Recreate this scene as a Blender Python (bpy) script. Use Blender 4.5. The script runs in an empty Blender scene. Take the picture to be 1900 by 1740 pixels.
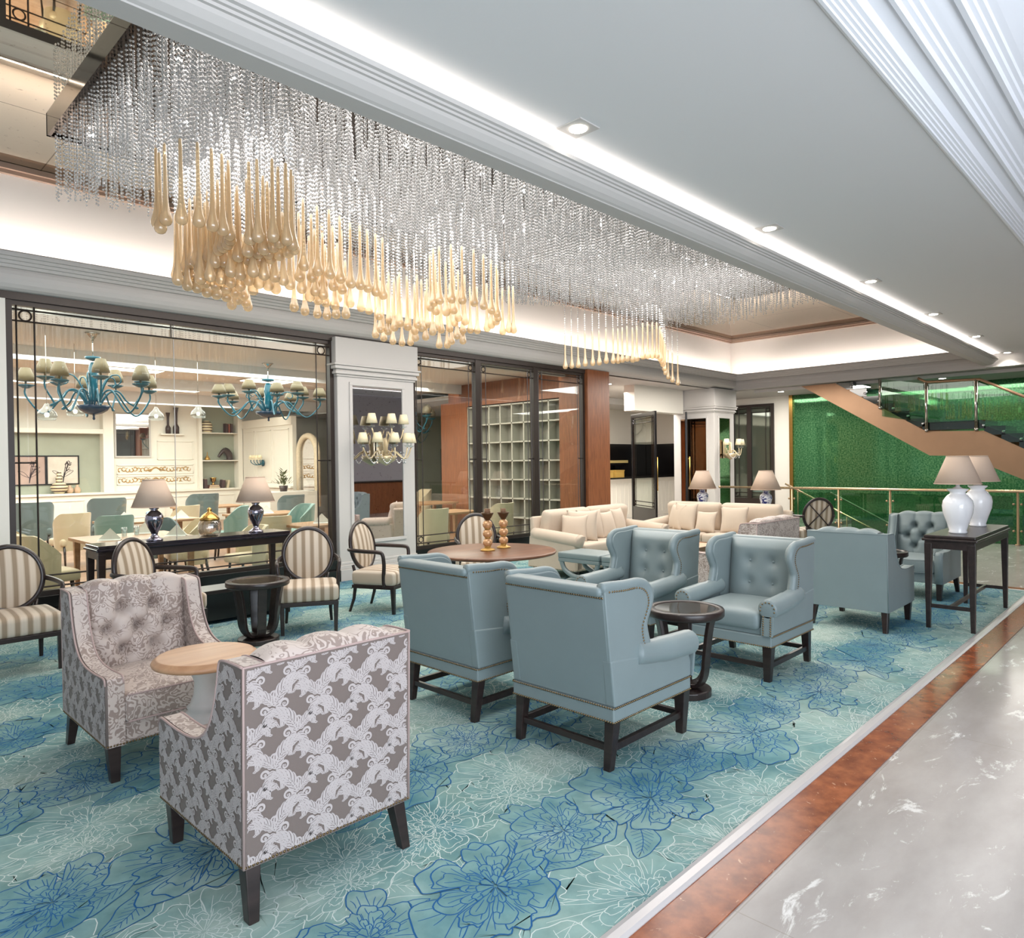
import bpy, bmesh, math, random
import numpy as np
from mathutils import Vector, Matrix
PI = math.pi
rnd = random.Random(7)
SC = bpy.context.scene
COL = SC.collection

# ------------------------------------------------------------------ materials
def lin(c):
    o = []
    for k in c:
        k = k / 255.0
        o.append(k / 12.92 if k <= 0.04045 else ((k + 0.055) / 1.055) ** 2.4)
    return (o[0], o[1], o[2], 1.0)

def newmat(name):
    m = bpy.data.materials.new(name)
    m.use_nodes = True
    nt = m.node_tree
    return m, nt, nt.nodes, nt.links, nt.nodes.get('Principled BSDF')

def plain(name, col, rough=0.5, metal=0.0, spec=0.5, bump=0.0, bscale=60.0, var=0.0, vscale=3.0, sheen=0.0, coat=0.0):
    m, nt, N, L, P = newmat(name)
    P.inputs['Base Color'].default_value = lin(col)
    P.inputs['Roughness'].default_value = rough
    P.inputs['Metallic'].default_value = metal
    P.inputs['Specular IOR Level'].default_value = spec
    P.inputs['Sheen Weight'].default_value = sheen
    P.inputs['Coat Weight'].default_value = coat
    if var > 0 or bump > 0:
        tc = N.new('ShaderNodeTexCoord')
    if var > 0:
        nz = N.new('ShaderNodeTexNoise'); nz.inputs['Scale'].default_value = vscale; nz.inputs['Detail'].default_value = 4
        L.new(tc.outputs['Object'], nz.inputs['Vector'])
        mx = N.new('ShaderNodeMix'); mx.data_type = 'RGBA'
        a = tuple(max(0, c * (1 - var)) for c in col); b = tuple(min(255, c * (1 + var)) for c in col)
        mx.inputs[6].default_value = lin(a); mx.inputs[7].default_value = lin(b)
        L.new(nz.outputs['Fac'], mx.inputs[0]); L.new(mx.outputs[2], P.inputs['Base Color'])
    if bump > 0:
        n2 = N.new('ShaderNodeTexNoise'); n2.inputs['Scale'].default_value = bscale; n2.inputs['Detail'].default_value = 3
        L.new(tc.outputs['Object'], n2.inputs['Vector'])
        bp = N.new('ShaderNodeBump'); bp.inputs['Strength'].default_value = bump; bp.inputs['Distance'].default_value = 0.004
        L.new(n2.outputs['Fac'], bp.inputs['Height']); L.new(bp.outputs['Normal'], P.inputs['Normal'])
    return m

def emit(name, col, strength):
    m, nt, N, L, P = newmat(name)
    P.inputs['Base Color'].default_value = lin(col)
    P.inputs['Emission Color'].default_value = lin(col)
    P.inputs['Emission Strength'].default_value = strength
    return m

def wood(name, c1, c2, rough=0.35, axis=0, scale=14.0):
    m, nt, N, L, P = newmat(name)
    tc = N.new('ShaderNodeTexCoord'); mp = N.new('ShaderNodeMapping')
    s = [scale, scale, scale]; s[axis] = scale * 0.07
    mp.inputs['Scale'].default_value = s
    nz = N.new('ShaderNodeTexNoise'); nz.inputs['Scale'].default_value = 1.6; nz.inputs['Detail'].default_value = 6; nz.inputs['Distortion'].default_value = 0.6
    cr = N.new('ShaderNodeValToRGB')
    cr.color_ramp.elements[0].position = 0.3; cr.color_ramp.elements[0].color = lin(c1)
    cr.color_ramp.elements[1].position = 0.72; cr.color_ramp.elements[1].color = lin(c2)
    L.new(tc.outputs['Object'], mp.inputs['Vector']); L.new(mp.outputs[0], nz.inputs['Vector'])
    L.new(nz.outputs['Fac'], cr.inputs[0]); L.new(cr.outputs[0], P.inputs['Base Color'])
    P.inputs['Roughness'].default_value = rough
    return m

def stripes(name, ca, cb, cc, period, rough=0.6):
    # satin stripes running front to back and up the back: a function of the local x of the part
    m, nt, N, L, P = newmat(name)
    tc = N.new('ShaderNodeTexCoord'); sx = N.new('ShaderNodeSeparateXYZ')
    L.new(tc.outputs['Object'], sx.inputs[0])
    mu = N.new('ShaderNodeMath'); mu.operation = 'MULTIPLY_ADD'; mu.inputs[1].default_value = 1.0 / period; mu.inputs[2].default_value = 20.25
    L.new(sx.outputs[0], mu.inputs[0])
    fr = N.new('ShaderNodeMath'); fr.operation = 'FRACT'; L.new(mu.outputs[0], fr.inputs[0])
    cr = N.new('ShaderNodeValToRGB'); cr.color_ramp.interpolation = 'CONSTANT'
    e = cr.color_ramp.elements
    e[0].position = 0.0; e[0].color = lin(ca); e[1].position = 0.42; e[1].color = lin(cc)
    for p, c in ((0.52, cb), (0.90, cc)):
        q = e.new(p); q.color = lin(c)
    L.new(fr.outputs[0], cr.inputs[0]); L.new(cr.outputs[0], P.inputs['Base Color'])
    P.inputs['Roughness'].default_value = rough; P.inputs['Sheen Weight'].default_value = 0.1
    return m

def glassy(name, tint, refl=1.0, base=0.0, rough=0.0, diff=None, dmix=0.0):
    # clear pane: light passes straight through, the surface mirrors by Fresnel
    m, nt, N, L, P = newmat(name)
    N.remove(P)
    out = N.get('Material Output')
    tr = N.new('ShaderNodeBsdfTransparent'); tr.inputs[0].default_value = lin(tint)
    gl = N.new('ShaderNodeBsdfGlossy'); gl.inputs['Roughness'].default_value = rough
    fr = N.new('ShaderNodeFresnel')
    ge = N.new('ShaderNodeNewGeometry'); io = N.new('ShaderNodeMapRange')   # same reflectance on both faces of the pane
    io.inputs[3].default_value = 1.5; io.inputs[4].default_value = 1 / 1.5
    L.new(ge.outputs['Backfacing'], io.inputs[0]); L.new(io.outputs[0], fr.inputs[0])
    ma = N.new('ShaderNodeMath'); ma.operation = 'MULTIPLY_ADD'; ma.inputs[1].default_value = refl; ma.inputs[2].default_value = base; ma.use_clamp = True
    mix = N.new('ShaderNodeMixShader')
    L.new(fr.outputs[0], ma.inputs[0]); L.new(ma.outputs[0], mix.inputs[0])
    first = tr.outputs[0]
    if diff:
        df = N.new('ShaderNodeBsdfDiffuse'); df.inputs[0].default_value = lin(diff)
        m2 = N.new('ShaderNodeMixShader'); m2.inputs[0].default_value = dmix
        L.new(tr.outputs[0], m2.inputs[1]); L.new(df.outputs[0], m2.inputs[2]); first = m2.outputs[0]
    L.new(first, mix.inputs[1]); L.new(gl.outputs[0], mix.inputs[2]); L.new(mix.outputs[0], out.inputs[0])
    return m

def antique_mirror(name, tint, spot, amount=0.56, scale=9.0, rough=0.03, joints=None, dark=0.35):
    m, nt, N, L, P = newmat(name)
    tc = N.new('ShaderNodeTexCoord')
    nz = N.new('ShaderNodeTexNoise'); nz.inputs['Scale'].default_value = scale; nz.inputs['Detail'].default_value = 5; nz.inputs['Roughness'].default_value = 0.7
    L.new(tc.outputs['Object'], nz.inputs['Vector'])
    cr = N.new('ShaderNodeValToRGB')
    cr.color_ramp.elements[0].position = amount; cr.color_ramp.elements[0].color = lin(tint)
    cr.color_ramp.elements[1].position = amount + 0.12; cr.color_ramp.elements[1].color = lin(spot)
    L.new(nz.outputs['Fac'], cr.inputs[0])
    colout = cr.outputs[0]
    if joints:
        br = N.new('ShaderNodeTexBrick'); br.offset = 0.0
        br.inputs['Scale'].default_value = 1.0; br.inputs['Mortar Size'].default_value = 0.006
        br.inputs['Brick Width'].default_value = joints[0]; br.inputs['Row Height'].default_value = joints[1]
        br.inputs['Color1'].default_value = (1, 1, 1, 1); br.inputs['Color2'].default_value = (1, 1, 1, 1); br.inputs['Mortar'].default_value = (dark, dark * 0.9, dark * 0.8, 1)
        L.new(tc.outputs['Object'], br.inputs['Vector'])
        mx = N.new('ShaderNodeMix'); mx.data_type = 'RGBA'; mx.blend_type = 'MULTIPLY'; mx.inputs[0].default_value = 1.0
        L.new(colout, mx.inputs[6]); L.new(br.outputs['Color'], mx.inputs[7]); colout = mx.outputs[2]
    L.new(colout, P.inputs['Base Color'])
    P.inputs['Metallic'].default_value = 1.0; P.inputs['Roughness'].default_value = rough
    return m

def marble(name, c1, c2, vein, tile=None, rough=0.16, vs=1.3, stretch=(1, 1, 1), seam=(0.55, 0.53, 0.5, 1), rot=0.5, vamt=0.62, vw=0.06):
    m, nt, N, L, P = newmat(name)
    tc = N.new('ShaderNodeTexCoord'); mp = N.new('ShaderNodeMapping')
    mp.inputs['Scale'].default_value = stretch; mp.inputs['Rotation'].default_value = (0, 0, rot)
    L.new(tc.outputs['Object'], mp.inputs['Vector'])
    n1 = N.new('ShaderNodeTexNoise'); n1.inputs['Scale'].default_value = vs; n1.inputs['Detail'].default_value = 8; n1.inputs['Roughness'].default_value = 0.62
    L.new(mp.outputs[0], n1.inputs['Vector'])
    cr = N.new('ShaderNodeValToRGB')
    cr.color_ramp.elements[0].position = 0.35; cr.color_ramp.elements[0].color = lin(c1)
    cr.color_ramp.elements[1].position = 0.65; cr.color_ramp.elements[1].color = lin(c2)
    L.new(n1.outputs['Fac'], cr.inputs[0])
    n2 = N.new('ShaderNodeTexNoise'); n2.inputs['Scale'].default_value = vs * 2.2; n2.inputs['Detail'].default_value = 10; n2.inputs['Roughness'].default_value = 0.72; n2.inputs['Distortion'].default_value = 0.8
    L.new(mp.outputs[0], n2.inputs['Vector'])
    c2r = N.new('ShaderNodeValToRGB')
    c2r.color_ramp.elements[0].position = vamt; c2r.color_ramp.elements[0].color = (0, 0, 0, 1)
    c2r.color_ramp.elements[1].position = vamt + vw; c2r.color_ramp.elements[1].color = (1, 1, 1, 1)
    L.new(n2.outputs['Fac'], c2r.inputs[0])
    mx = N.new('ShaderNodeMix'); mx.data_type = 'RGBA'
    L.new(c2r.outputs[0], mx.inputs[0]); L.new(cr.outputs[0], mx.inputs[6]); mx.inputs[7].default_value = lin(vein)
    col = mx.outputs[2]
    if tile:
        br = N.new('ShaderNodeTexBrick'); br.offset = tile[2]
        br.inputs['Scale'].default_value = 1.0; br.inputs['Mortar Size'].default_value = 0.0025
        br.inputs['Brick Width'].default_value = tile[0]; br.inputs['Row Height'].default_value = tile[1]
        br.inputs['Color1'].default_value = (1, 1, 1, 1); br.inputs['Color2'].default_value = (0.9, 0.9, 0.9, 1); br.inputs['Mortar'].default_value = seam
        L.new(tc.outputs['Object'], br.inputs['Vector'])
        m2 = N.new('ShaderNodeMix'); m2.data_type = 'RGBA'; m2.blend_type = 'MULTIPLY'; m2.inputs[0].default_value = 1.0
        L.new(col, m2.inputs[6]); L.new(br.outputs['Color'], m2.inputs[7]); col = m2.outputs[2]
    L.new(col, P.inputs['Base Color']); P.inputs['Roughness'].default_value = rough
    return m

def blotch(name, base, motif, scale=16.0, rough=0.6, thr=0.5, bump=0.15):
    # woven damask read from far: curling two tone figure
    m, nt, N, L, P = newmat(name)
    tc = N.new('ShaderNodeTexCoord')
    n0 = N.new('ShaderNodeTexNoise'); n0.inputs['Scale'].default_value = scale * 0.55; n0.inputs['Detail'].default_value = 2
    L.new(tc.outputs['Object'], n0.inputs['Vector'])
    ad = N.new('ShaderNodeMix'); ad.data_type = 'RGBA'; ad.blend_type = 'LINEAR_LIGHT'; ad.inputs[0].default_value = 0.12
    L.new(tc.outputs['Object'], ad.inputs[6]); L.new(n0.outputs['Color'], ad.inputs[7])
    vo = N.new('ShaderNodeTexVoronoi'); vo.feature = 'F1'; vo.inputs['Scale'].default_value = scale
    L.new(ad.outputs[2], vo.inputs['Vector'])
    wv = N.new('ShaderNodeMath'); wv.operation = 'SINE'
    mu = N.new('ShaderNodeMath'); mu.operation = 'MULTIPLY'; mu.inputs[1].default_value = 17.0
    L.new(vo.outputs['Distance'], mu.inputs[0]); L.new(mu.outputs[0], wv.inputs[0])
    n2 = N.new('ShaderNodeTexNoise'); n2.inputs['Scale'].default_value = scale * 0.4; n2.inputs['Detail'].default_value = 1
    L.new(tc.outputs['Object'], n2.inputs['Vector'])
    sm = N.new('ShaderNodeMath'); sm.operation = 'MULTIPLY_ADD'; sm.inputs[1].default_value = 0.22
    L.new(wv.outputs[0], sm.inputs[0]); L.new(n2.outputs['Fac'], sm.inputs[2])
    cr = N.new('ShaderNodeValToRGB')
    cr.color_ramp.elements[0].position = thr - 0.035; cr.color_ramp.elements[0].color = lin(base)
    cr.color_ramp.elements[1].position = thr + 0.035; cr.color_ramp.elements[1].color = lin(motif)
    L.new(sm.outputs[0], cr.inputs[0]); L.new(cr.outputs[0], P.inputs['Base Color'])
    P.inputs['Roughness'].default_value = rough; P.inputs['Sheen Weight'].default_value = 0.15
    return m

M = {}
M['white_plaster'] = plain('white_plaster', (195, 191, 187), 0.75)
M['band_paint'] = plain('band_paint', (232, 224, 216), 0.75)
M['ceiling_paint'] = plain('ceiling_paint', (222, 222, 222), 0.8)
M['cream_paint'] = plain('cream_paint', (230, 225, 214), 0.6)
M['dark_frame'] = plain('dark_bronze_frame', (52, 44, 40), 0.35, 0.3)
M['dark_wood'] = wood('espresso_wood', (34, 25, 23), (52, 40, 37), 0.3)
M['walnut'] = wood('walnut', (90, 57, 38), (120, 78, 52), 0.35, 0, 9)
M['oak'] = wood('light_oak', (176, 130, 96), (204, 160, 122), 0.4, 0, 9)
M['table_oak'] = wood('dining_oak', (150, 112, 80), (178, 140, 104), 0.4, 0, 9)
M['column_wood'] = wood('column_veneer', (112, 64, 38), (150, 90, 54), 0.4, 2, 30)
M['floor_wood'] = wood('restaurant_planks', (134, 100, 78), (164, 130, 106), 0.35, 0, 6)
M['blue_leather'] = plain('duck_egg_leather', (122, 135, 136), 0.42, 0, 0.5, 0.06, 220, 0.03, 5, 0.1)
M['nail'] = plain('antique_nail', (110, 92, 66), 0.35, 0.9)
M['cream_fabric'] = plain('cream_linen', (200, 183, 164), 0.85, 0, 0.3, 0.15, 260, 0.03, 6, 0.2)
M['damask'] = blotch('taupe_damask', (146, 128, 119), (192, 177, 168), 17, 0.55, 0.44)
M['taupe'] = plain('taupe_satin', (116, 103, 97), 0.5, 0, 0.5, 0.05, 300)
M['damask_figure'] = plain('silver_figure', (184, 174, 171), 0.6, 0, 0.4)
M['piping'] = plain('mauve_piping', (176, 152, 146), 0.7)
M['stripe'] = stripes('striped_satin', (200, 186, 168), (146, 127, 104), (184, 167, 147), 0.086)
M['steel'] = plain('polished_steel', (190, 184, 176), 0.12, 1.0)
M['dark_steel'] = plain('smoked_mirror_steel', (74, 64, 56), 0.1, 1.0)
M['brass'] = plain('brass', (190, 150, 84), 0.25, 1.0)
M['gold_leaf'] = plain('gold_leaf', (186, 146, 78), 0.4, 0.55)
M['bronze'] = plain('brushed_bronze', (160, 126, 98), 0.38, 0.5, 0.5, 0.03, 90, 0.05, 3)
M['chrome'] = plain('chrome', (200, 200, 205), 0.07, 1.0)
M['black'] = plain('black_lacquer', (20, 18, 18), 0.2)
M['white_ceramic'] = plain('white_ceramic', (240, 240, 242), 0.12, 0, 0.5, coat=0.4)
M['white_turned'] = plain('limewashed_turned', (206, 200, 194), 0.5, 0, 0.4, 0.05, 40, 0.04, 12)
M['shade_linen'] = plain('linen_shade', (196, 173, 154), 0.8, 0, 0.3, 0.1, 200)
M['shade_gold'] = plain('pleated_gold_shade', (118, 108, 84), 0.5, 0.2)
M['shade_cream'] = plain('pleated_cream_shade', (236, 222, 186), 0.7)
M['blue_glass'] = plain('turquoise_glass', (5, 92, 112), 0.1, 0, 0.5)
M['deep_blue_glass'] = plain('deep_blue_glass', (6, 50, 80), 0.1, 0, 0.5)
M['teal_velvet'] = plain('teal_velvet', (118, 146, 138), 0.8, 0, 0.3, 0, 60, 0.05, 5, 0.3)
M['grey_velvet'] = plain('grey_teal_velvet', (94, 108, 108), 0.8, 0, 0.3, 0, 60, 0.05, 5, 0.3)
M['cream_velvet'] = plain('cream_velvet', (206, 190, 160), 0.8, 0, 0.3, 0, 60, 0.04, 5, 0.3)
M['napkin'] = plain('white_napkin', (222, 222, 216), 0.85)
M['pane'] = glassy('window_glass', (243, 247, 243), 1.0, 0.02)
M['rail_glass'] = glassy('railing_glass', (206, 230, 214), 0.9, 0.02)
M['clear_glass'] = glassy('clear_glass', (238, 244, 244), 1.6, 0.08, 0.02)
M['jar_glass'] = glassy('ribbed_glass', (232, 222, 214), 1.6, 0.16, 0.05)
M['dark_glass'] = plain('tinted_table_glass', (70, 60, 52), 0.04, 0.0, 0.9)
M['amber_drop'] = glassy('amber_drop', (250, 236, 210), 1.0, 0.06, 0.08, (224, 198, 160), 0.45)
M['amber_bead'] = plain('amber_mosaic', (196, 146, 104), 0.2, 0.2, 0.6, 0.2, 120, 0.35, 40)
M['crystal'] = glassy('crystal', (252, 252, 254), 1.0, 0.40, 0.06, (246, 246, 248), 0.62)
M['mirror_ceiling'] = antique_mirror('antique_ceiling_mirror', (240, 231, 212), (140, 112, 86), 0.62, 14, 0.015, (1.9, 1.86))
M['mirror'] = antique_mirror('foxed_mirror', (224, 222, 224), (150, 140, 136), 0.60, 26, 0.02)
M['smoke_mirror'] = antique_mirror('bronze_mirror', (150, 130, 112), (90, 74, 62), 0.62, 22, 0.03)
M['floor_marble'] = marble('grey_marble', (158, 151, 146), (176, 170, 165), (216, 213, 209), (2.4, 1.22, 0.0), 0.17, 1.5, (0.8, 2.0, 1), (0.82, 0.8, 0.76, 1), 0.9, 0.575, 0.06)
M['red_marble'] = marble('rust_marble', (112, 52, 26), (160, 90, 54), (196, 150, 118), (0.61, 3.0, 0.0), 0.2, 8.0, (1, 1, 1), (1, 0.92, 0.82, 1), 0.4, 0.62, 0.03)
M['rail_brass'] = plain('rail_brass', (190, 168, 136), 0.25, 0.85)
M['post_metal'] = plain('post_metal', (150, 128, 100), 0.3, 0.8)
M['recess_daylit_paint'] = plain('recess_daylit_paint', (240, 242, 247), 0.7)  # entrance daylight on the recess put into a paler, cooler colour
M['strip_metal'] = plain('aluminium_strip', (204, 199, 198), 0.3, 0.35)
M['green_lacquer'] = None
M['cove_led'] = emit('cove_led', (255, 247, 240), 15.0)
M['tray_led'] = emit('tray_led', (255, 245, 237), 33.0)
M['lamp_led'] = emit('downlight_led', (255, 246, 232), 18.0)
M['panel_led'] = emit('ceiling_panel_light', (255, 246, 232), 5.0)
M['bulb'] = emit('chandelier_bulb', (255, 248, 238), 60.0)
M['art_paper'] = None
M['bookcloth'] = plain('book_cloth', (74, 52, 50), 0.7)
M['book_red'] = plain('red_book_cloth', (138, 78, 62), 0.7)
M['book_cream'] = plain('cream_book_cloth', (206, 190, 160), 0.7)
M['leaf'] = plain('leaf_green', (96, 104, 62), 0.6, 0, 0.4, 0, 60, 0.2, 20)
M['shell'] = plain('shell_mosaic', (210, 194, 168), 0.5, 0, 0.5, 0.8, 60, 0.22, 45)
M['wallpaper'] = plain('sage_wallpaper', (158, 162, 146), 0.8, 0, 0.3, 0, 60, 0.08, 2.0)
M['blue_velvet'] = plain('cobalt_cloth', (30, 40, 130), 0.7)

def green_wall():
    m, nt, N, L, P = newmat('green_seeded_glass')
    tc = N.new('ShaderNodeTexCoord')
    n1 = N.new('ShaderNodeTexNoise'); n1.inputs['Scale'].default_value = 26; n1.inputs['Detail'].default_value = 6; n1.inputs['Roughness'].default_value = 0.75
    L.new(tc.outputs['Object'], n1.inputs['Vector'])
    cr = N.new('ShaderNodeValToRGB')
    cr.color_ramp.elements[0].position = 0.42; cr.color_ramp.elements[0].color = lin((38, 96, 58))
    cr.color_ramp.elements[1].position = 0.66; cr.color_ramp.elements[1].color = lin((104, 154, 106))
    L.new(n1.outputs['Fac'], cr.inputs[0]); L.new(cr.outputs[0], P.inputs['Base Color'])
    P.inputs['Roughness'].default_value = 0.06; P.inputs['Metallic'].default_value = 0.5
    return m
M['green_lacquer'] = green_wall()

def carpet_base(nm='teal_carpet', tint=None):
    m, nt, N, L, P = newmat(nm)
    tc = N.new('ShaderNodeTexCoord')
    n1 = N.new('ShaderNodeTexNoise'); n1.inputs['Scale'].default_value = 1.25; n1.inputs['Detail'].default_value = 5; n1.inputs['Roughness'].default_value = 0.6
    L.new(tc.outputs['Object'], n1.inputs['Vector'])
    cr = N.new('ShaderNodeValToRGB')
    e = cr.color_ramp.elements
    e[0].position = 0.33; e[0].color = lin((78, 122, 130)); e[1].position = 0.68; e[1].color = lin((160, 178, 168))
    q = e.new(0.5); q.color = lin((122, 154, 150))
    L.new(n1.outputs['Fac'], cr.inputs[0])
    n3 = N.new('ShaderNodeTexNoise'); n3.inputs['Scale'].default_value = 9; n3.inputs['Detail'].default_value = 5
    L.new(tc.outputs['Object'], n3.inputs['Vector'])
    mx = N.new('ShaderNodeMix'); mx.data_type = 'RGBA'; mx.blend_type = 'SOFT_LIGHT'; mx.inputs[0].default_value = 0.6
    L.new(cr.outputs[0], mx.inputs[6]); L.new(n3.outputs['Fac'], mx.inputs[7])
    co = mx.outputs[2]
    if tint:
        m3 = N.new('ShaderNodeMix'); m3.data_type = 'RGBA'; m3.inputs[0].default_value = tint[0]; m3.inputs[7].default_value = lin(tint[1])
        L.new(co, m3.inputs[6]); co = m3.outputs[2]
    L.new(co, P.inputs['Base Color'])
    P.inputs['Roughness'].default_value = 0.95; P.inputs['Specular IOR Level'].default_value = 0.1
    n2 = N.new('ShaderNodeTexNoise'); n2.inputs['Scale'].default_value = 400
    L.new(tc.outputs['Object'], n2.inputs['Vector'])
    bp = N.new('ShaderNodeBump'); bp.inputs['Strength'].default_value = 0.25; bp.inputs['Distance'].default_value = 0.003
    L.new(n2.outputs['Fac'], bp.inputs['Height']); L.new(bp.outputs['Normal'], P.inputs['Normal'])
    return m
M['carpet'] = carpet_base()
M['carpet_blue'] = plain('carpet_blue_line', (42, 92, 140), 0.95, 0, 0.1)
M['carpet_white'] = plain('carpet_white_line', (198, 208, 202), 0.95, 0, 0.1)
M['carpet_petal'] = carpet_base('teal_carpet_petal', (0.14, (92, 142, 158)))
M['carpet_pale'] = carpet_base('teal_carpet_pale', (0.2, (168, 190, 182)))

# ------------------------------------------------------------------ mesh helpers
class MB:
    def __init__(s):
        s.v = []; s.f = []; s.mi = []; s.sm = []
    def add(s, vs, fs, mat=0, smooth=False, T=None):
        b = len(s.v)
        if T is not None:
            vs = [tuple(T @ Vector(p)) for p in vs]
        s.v.extend(vs)
        for f in fs:
            s.f.append([i + b for i in f]); s.mi.append(mat); s.sm.append(smooth)
        return s
    def box(s, x0, x1, y0, y1, z0, z1, mat=0, T=None):
        vs = [(x0, y0, z0), (x1, y0, z0), (x1, y1, z0), (x0, y1, z0), (x0, y0, z1), (x1, y0, z1), (x1, y1, z1), (x0, y1, z1)]
        return s.add(vs, [(3, 2, 1, 0), (4, 5, 6, 7), (0, 1, 5, 4), (1, 2, 6, 5), (2, 3, 7, 6), (3, 0, 4, 7)], mat, False, T)
    def taper(s, c0, s0, c1, s1, mat=0, T=None):
        # square bar from centre c0 (half sizes s0) to c1 (half sizes s1)
        vs = []
        for c, h in ((c0, s0), (c1, s1)):
            vs += [(c[0] - h[0], c[1] - h[1], c[2]), (c[0] + h[0], c[1] - h[1], c[2]), (c[0] + h[0], c[1] + h[1], c[2]), (c[0] - h[0], c[1] + h[1], c[2])]
        return s.add(vs, [(3, 2, 1, 0), (4, 5, 6, 7), (0, 1, 5, 4), (1, 2, 6, 5), (2, 3, 7, 6), (3, 0, 4, 7)], mat, False, T)
    def prism(s, poly, axis, a0, a1, mat=0, smooth=False, T=None):
        # poly in the two other axes (cyclic order), extruded along axis
        def P(p, a):
            if axis == 0: return (a, p[0], p[1])
            if axis == 1: return (p[0], a, p[1])
            return (p[0], p[1], a)
        n = len(poly)
        vs = [P(p, a0) for p in poly] + [P(p, a1) for p in poly]
        fs = [list(range(n))[::-1], list(range(n, 2 * n))]
        b = len(s.v)
        s.add(vs, fs, mat, False, T)
        for i in range(n):
            j = (i + 1) % n
            s.f.append([b + i, b + j, b + n + j, b + n + i]); s.mi.append(mat); s.sm.append(smooth)
        return s
    def sweep(s, prof, axis, a0, a1, mat=0):
        # open profile extruded (no caps)
        def P(p, a):
            if axis == 0: return (a, p[0], p[1])
            if axis == 1: return (p[0], a, p[1])
            return (p[0], p[1], a)
        n = len(prof)
        vs = [P(p, a0) for p in prof] + [P(p, a1) for p in prof]
        return s.add(vs, [(i, i + 1, n + i + 1, n + i) for i in range(n - 1)], mat)
    def lathe(s, prof, n=20, c=(0, 0, 0), mat=0, smooth=True, sx=1.0, sy=1.0, T=None, ribs=0, rib=0.0):
        vs = []; fs = []
        for (r, z) in prof:
            for k in range(n):
                a = 2 * PI * k / n
                q = r * (1 + rib * math.cos(ribs * a)) if ribs else r
                vs.append((c[0] + q * sx * math.cos(a), c[1] + q * sy * math.sin(a), c[2] + z))
        m = len(prof)
        for i in range(m - 1):
            for k in range(n):
                l = (k + 1) % n
                fs.append((i * n + k, i * n + l, (i + 1) * n + l, (i + 1) * n + k))
        if prof[0][0] > 1e-6: fs.append(tuple(range(n))[::-1])
        if prof[-1][0] > 1e-6: fs.append(tuple(range((m - 1) * n, m * n)))
        return s.add(vs, fs, mat, smooth, T)
    def tube(s, pts, r, n=8, mat=0, closed=False, smooth=True, T=None, flat=1.0, up=None):
        pts = [Vector(p) for p in pts]; m = len(pts); vs = []; fs = []
        rr = r if isinstance(r, (list, tuple)) else [r] * m
        prev = None
        for i, p in enumerate(pts):
            if closed: t = pts[(i + 1) % m] - pts[i - 1]
            else: t = pts[min(i + 1, m - 1)] - pts[max(i - 1, 0)]
            if t.length < 1e-9: t = Vector((0, 0, 1))
            t.normalize()
            if prev is None:
                ref = Vector(up) if up else (Vector((0, 0, 1)) if abs(t.z) < 0.9 else Vector((1, 0, 0)))
                a = t.cross(ref).normalized()
            else:
                a = prev - t * prev.dot(t)
                a = a.normalized() if a.length > 1e-6 else t.orthogonal().normalized()
            prev = a; b = t.cross(a)
            for k in range(n):
                g = 2 * PI * k / n
                vs.append(tuple(p + a * (rr[i] * math.cos(g)) + b * (rr[i] * flat * math.sin(g))))
        q = m if closed else m - 1
        for i in range(q):
            j = (i + 1) % m
            for k in range(n):
                l = (k + 1) % n
                fs.append((i * n + k, i * n + l, j * n + l, j * n + k))
        if not closed:
            fs.append(tuple(range(n))[::-1]); fs.append(tuple(range((m - 1) * n, m * n)))
        return s.add(vs, fs, mat, smooth, T)
    def grid(s, nu, nv, fn, mat=0, smooth=True, T=None, wrap=False):
        vs = [fn(i / nu, j / nv) for j in range(nv + 1) for i in range(nu + 1)]
        w = nu + 1
        fs = [(j * w + i, j * w + i + 1, (j + 1) * w + i + 1, (j + 1) * w + i) for j in range(nv) for i in range(nu)]
        return s.add(vs, fs, mat, smooth, T)
    def ball(s, c, r, n=8, mat=0, T=None, sz=1.0):
        prof = [(r * math.sin(PI * i / n), -r * sz * math.cos(PI * i / n)) for i in range(n + 1)]
        return s.lathe([(max(q, 0), z) for q, z in prof], n + 2, c, mat, True, T=T)
    def rbox(s, c, h, r, crown=0.0, mat=0, T=None, n=5, pinch=0.0):
        # rounded box, centre c, half sizes h, corner radius r; crown lifts the middle of the top
        def ax(hh):
            e = [hh * (k / n) for k in ()]
            pos = []
            k = 3
            for i in range(k + 1): pos.append(-hh + r * (1 - math.cos(PI / 2 * i / k)))
            mid = max(2, int((2 * hh - 2 * r) / 0.06))
            mid = min(mid, 10)
            for i in range(1, mid): pos.append(-hh + r + (2 * hh - 2 * r) * i / mid)
            for i in range(k + 1): pos.append(hh - r * (1 - math.cos(PI / 2 * (k - i) / k)))
            return pos
        A = [ax(x) for x in h]
        def rnd_pt(p):
            q = [max(-h[i] + r, min(h[i] - r, p[i])) for i in range(3)]
            d = Vector([p[i] - q[i] for i in range(3)])
            if d.length > 1e-9: d = d.normalized() * r
            o = [q[i] + d[i] for i in range(3)]
            if crown or pinch:
                u = o[0] / h[0]; v = o[1] / h[1]
                k = max(0, (1 - u * u)) * max(0, (1 - v * v))
                o[2] += (crown * k) * (1 if o[2] > 0 else -pinch)
            return (o[0] + c[0], o[1] + c[1], o[2] + c[2])
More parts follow.
